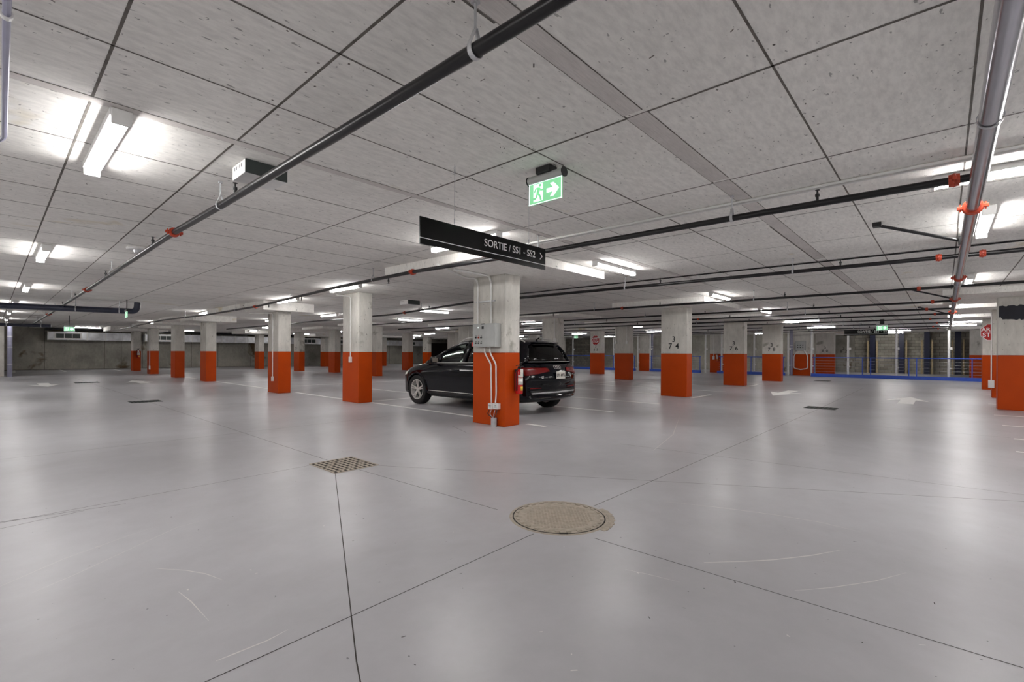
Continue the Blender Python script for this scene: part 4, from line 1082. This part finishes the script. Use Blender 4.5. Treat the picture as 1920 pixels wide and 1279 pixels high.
def gpart(name, key, sides, mat, label=None, inset=0.0):
    b = bmesh.new(); vv = {}
    def V(i, k):
        if (i, k) not in vv: vv[(i, k)] = b.verts.new(RG[i][k])
        return vv[(i, k)]
    for i in range(len(SS) - 1):
        for k in range(12):
            if region(i, k) == key and k in sides: b.faces.new((V(i, k), V(i + 1, k), V(i + 1, k + 1), V(i, k + 1)))
    o = obj(name, b, mat, car, True); md = o.modifiers.new('t', 'SOLIDIFY'); md.thickness = .02 if key == 'frame' else .004; md.offset = 0
    if label: tag(o, label)
    return o
ALL = range(12); LEFT = range(6); RIGHT = range(6, 12)
gpart('roof_and_pillars', 'frame', ALL, 'carpaint')
gpart('windscreen', 'ws', ALL, 'glass'); gpart('rear_window', 'bw', ALL, 'tint', 'dark tinted rear window')
for sd in (LEFT, RIGHT):
    gpart('side_window', 'fw', sd, 'glass'); gpart('side_window', 'rw', sd, 'tint'); gpart('side_window', 'qw', sd, 'tint')
# bright trim, rails, mirrors, handles
for sg in (-1, 1):
    b = bmesh.new(); tube(b, [Vector((sg * (wx(zb_(s), s) + .006), Y(s), zb_(s) + .018)) for s in np.linspace(1.45, 3.95, 14)], .007, 6); obj('window_trim', b, 'alloy', car, True)
    b = bmesh.new(); P = [Vector((sg * (wx(zt(s) - .03, s) - .01), Y(s), zt(s) + (.028 if .05 < t < .95 else -.01))) for t, s in [(t, 2.1 + t * 1.85) for t in np.linspace(0, 1, 14)]]
    tube(b, P, .014, 8); obj('roof_rail', b, 'alloy', car, True)
    r = obj('mirror', (lambda b: (box(b, (-.05, -.06, -.065), (.13, .05, .075), 0, .03), b)[1])(bmesh.new()), 'carpaint', car, True)
    r.location = (sg * .90, Y(1.52), 1.07)
    if sg < 0: r.scale = (-1, 1, 1)
    b = bmesh.new(); box(b, (-.04, -.066, -.045), (.12, -.058, .055)); o = obj('mirror_glass', b, 'lens', r)
    for s in (2.25, 3.12):
        b = bmesh.new(); q = side_pt(s, .86, sg, .012); box(b, (q.x - .015, q.y - .11, q.z - .013), (q.x + .015, q.y + .11, q.z + .013), 0, .008); obj('door_handle', b, 'carpaint', car, True)
    for s0, pts in ((1, [(1.32, .28), (1.30, .6), (1.36, .9), (1.42, .975)]), (2, [(2.44, .28), (2.44, .7), (2.44, .99)]), (3, [(3.08, .28), (3.12, .5), (3.33, .78), (3.36, 1.0)])):
        b = bmesh.new(); tube(b, [side_pt(s, z, sg, .0) for s, z in pts], .004, 5); obj('door_seam', b, 'carplastic', car)
    b = bmesh.new(); tube(b, [side_pt(s, .36 + .0 * s, sg, .004) for s in np.linspace(1.3, 3.0, 12)], .008, 6); tag(obj('sill_trim', b, 'alloy', car, True), 'bright sill trim')
    patch('sill_panel', lambda s, z, o, sg=sg: side_pt(s, z, sg, o), [(1.24, .225, 0), (3.12, .225, 0), (3.12, .33, 0), (1.24, .33, 0)], 'carplastic', 12, 2)
    b = bmesh.new(); tube(b, [side_pt(s, .845, sg, .002) for s in np.linspace(1.1, 4.1, 20)], .006, 5); obj('shoulder_crease', b, 'carpaint', car, True)
    # wheel arch trims
    for s in (AX_F, AX_R):
        b = bmesh.new(); P = []
        for k in range(25):
            t = -.10 + (PI + .2) * k / 24; yy = .40 * math.cos(t); zz_ = .355 + .40 * math.sin(t)
            q = side_pt(s - yy, max(zz_, .23), sg, .0); P.append(q)
        tube(b, P, .022, 8); obj('wheel_arch', b, 'carpaint', car, True)
    # headlamp, lower intake
    patch('headlamp', lambda s, z, o, sg=sg: side_pt(s, z, sg, o), [(.10, .62, 0), (.40, .70, 0), (.44, .80, 0), (.13, .76, 0)], 'lens', 8, 4, .008)
    patch('fog_intake', lambda x, z, o, sg=sg: front_pt(x, z, o), [(sg * .45, .32, 0), (sg * .68, .32, 0), (sg * .68, .48, 0), (sg * .45, .48, 0)], 'carplastic', 4, 4)
    # tail lamps, side and rear part
    patch('tail_lamp', lambda x, z, o: rear_pt(x, z, o), [(sg * .28, .875, 0), (sg * .83, .79, 0), (sg * .86, .95, 0), (sg * .30, .945, 0)], 'tail', 14, 5, .010, .012, car, 'red tail lamp')
    patch('tail_lamp', lambda s, z, o, sg=sg: side_pt(s, z, sg, o), [(3.92, .90, 0), (4.16, .80, 0), (4.16, .95, 0), (3.98, .965, 0)], 'tail', 8, 4, .010, .012, car, 'red tail lamp')
    patch('reflector', lambda x, z, o: rear_pt(x, z, o), [(sg * .44, .535, 0), (sg * .74, .535, 0), (sg * .74, .56, 0), (sg * .44, .555, 0)], 'tail', 6, 2, .010, .01, car, 'red rear reflector')
patch('grille', lambda x, z, o: front_pt(x, z, o), [(-.36, .38, 0), (.36, .38, 0), (.42, .68, 0), (-.42, .68, 0)], 'carplastic', 8, 4)
patch('bumper_insert', lambda x, z, o: rear_pt(x, z, o), [(-.72, .40, 0), (.72, .40, 0), (.74, .50, 0), (-.74, .50, 0)], 'carplastic', 14, 3)
patch('diffuser_trim', lambda x, z, o: rear_pt(x, z, o), [(-.70, .425, 0), (.70, .425, 0), (.72, .455, 0), (-.72, .455, 0)], 'galv', 16, 2, .016, .01, car, 'grey bumper trim')
b = bmesh.new(); tube(b, [rear_pt(x, .70, .0) for x in np.linspace(-.74, .74, 20)], .004, 5); obj('boot_seam', b, 'carplastic', car)
b = bmesh.new(); tube(b, [Vector((x, Y(4.315) + .17 * (abs(x) / .8) ** 2.4, 1.07)) for x in np.linspace(-.7, .7, 16)], .006, 6); obj('boot_trim', b, 'alloy', car, True)
# licence plate, rings and model badge
q = rear_pt(0, .80, .012); pl = thing('licence_plate', None, None, (0, q.y - .02, .80)); pl.parent = car; pl.name = 'licence_plate'
T = Matrix.Rotation(.0, 4, 'X')
b = bmesh.new(); box(b, (-.15, -.004, -.076), (.15, .004, .076), 0, .004); obj('plate', b, 'label', pl)
text('plate_lettering', 'E76 MTL', .078, 'black_text', FACE_NY, (0, -.006, -.005), pl, thick=.0006, bold=.002)
b = bmesh.new()
for k in range(4):
    c0 = Vector(((k - 1.5) * .052, 0, .955)); P = [c0 + Vector((.034 * math.cos(t), 0, .034 * math.sin(t))) for t in [2 * PI * j / 20 for j in range(21)]]
    P = [rear_pt(p.x, p.z, .010) for p in P]; tube(b, P, .0045, 6)
obj('badge_rings', b, 'alloy', car, True)
qb = rear_pt(-.50, .765, .01); text('model_badge', 'Q3', .06, 'alloy', FACE_NY, (-.50, qb.y - .004, .765), car, thick=.002, bold=.001)
b = bmesh.new(); box(b, (-.40, Y(4.12), 1.452), (.40, Y(3.95), 1.474), 0, .008); obj('roof_spoiler', b, 'carpaint', car, True)
b = bmesh.new(); tube(b, [(0, Y(3.8), 1.51), (0, Y(3.9), 1.57)], .012, 8); obj('roof_aerial', b, 'carpaint', car)
# seats and dash
for sx in (-.36, .36):
    for s, in ((2.35,), (3.15,)):
        b = bmesh.new(); box(b, (-.24, -.07, 0), (.24, .07, .30), 0, .05, Matrix.Rotation(.25, 4, 'X')); box(b, (-.11, -.13, .30), (.11, -.03, .46), 0, .04)
        o = obj('seat_back', b, 'seat', car, True); o.location = (sx, Y(s), .96)
b = bmesh.new(); tube(b, [Vector((-.36 + .18 * math.cos(t), Y(1.78) + .06 * math.sin(t), 1.0 + .16 * math.sin(t))) for t in [2 * PI * k / 24 for k in range(25)]], .014, 8, cap=False); obj('steering_wheel', b, 'seat', car, True)
b = bmesh.new(); box(b, (-.75, Y(1.75), .95), (.75, Y(1.35), 1.02), 0, .03); obj('dashboard', b, 'seat', car, True)
# wheels
def make_wheel():
    r = bpy.data.objects.new('wheel', None); COL.objects.link(r)
    mx = Matrix.Rotation(-PI / 2, 4, 'Y')
    b = bmesh.new(); lathe(b, [(.238, -.095), (.262, -.112), (.315, -.118), (.342, -.105), (.352, -.07), (.354, 0), (.352, .07), (.342, .105), (.315, .118), (.262, .112), (.238, .095)], 48, mx, 0, True)
    for k in range(60):
        m = Matrix.Rotation(2 * PI * k / 60, 4, 'X') @ Matrix.Translation((0, 0, .353)); 
        for xx in (-.085, .03): box(b, (xx, -.006, -.004), (xx + .055, .006, .003), 0, 0, m)
    obj('tyre', b, 'rubber', r, True)
    b = bmesh.new(); lathe(b, [(.239, .095), (.243, .104), (.232, .106), (.222, .09), (.21, -.08), (.236, -.09)], 48, mx); obj('rim', b, 'alloy', r, True)
    b = bmesh.new()
    for k in range(5):
        for dlt in (-.15, .15):
            a = 2 * PI * k / 5 + dlt
            m = Matrix.Rotation(a, 4, 'X')
            v = [(-.075, -.016, .03), (-.075, .016, .03), (-.098, -.011, .228), (-.098, .011, .228)]
            lo = [Vector(p) for p in v]; hi = [Vector((p[0] + .025, p[1], p[2])) for p in v]
            A = [b.verts.new(m @ p) for p in lo]; B2 = [b.verts.new(m @ p) for p in hi]
            for q4 in ((A[0], A[1], A[3], A[2]), (B2[0], B2[2], B2[3], B2[1]), (A[0], A[2], B2[2], B2[0]), (A[1], B2[1], B2[3], A[3]), (A[2], A[3], B2[3], B2[2]), (A[0], B2[0], B2[1], A[1])): b.faces.new(q4)
    lathe(b, [(0, .092), (.03, .09), (.05, .075), (.05, .04)], 20, mx); obj('spokes', b, 'alloy', r)
    b = bmesh.new(); lathe(b, [(0, .0), (.2, .0), (.2, -.02), (0, -.02)], 30, mx); tag(obj('brake_disc', b, 'dark_metal', r), 'dark brake disc behind the spokes')
    return r
w0 = make_wheel(); w0.parent = car; w0.location = (-.80, Y(AX_F), .353)
for x, s, rz in ((-.80, AX_R, 0), (.80, AX_F, PI), (.80, AX_R, PI)):
    r = w0.copy(); COL.objects.link(r); r.parent = car; r.location = (x, Y(s), .353); r.rotation_euler = (0, 0, rz)
    for ch in w0.children:
        c = ch.copy(); COL.objects.link(c); c.parent = r
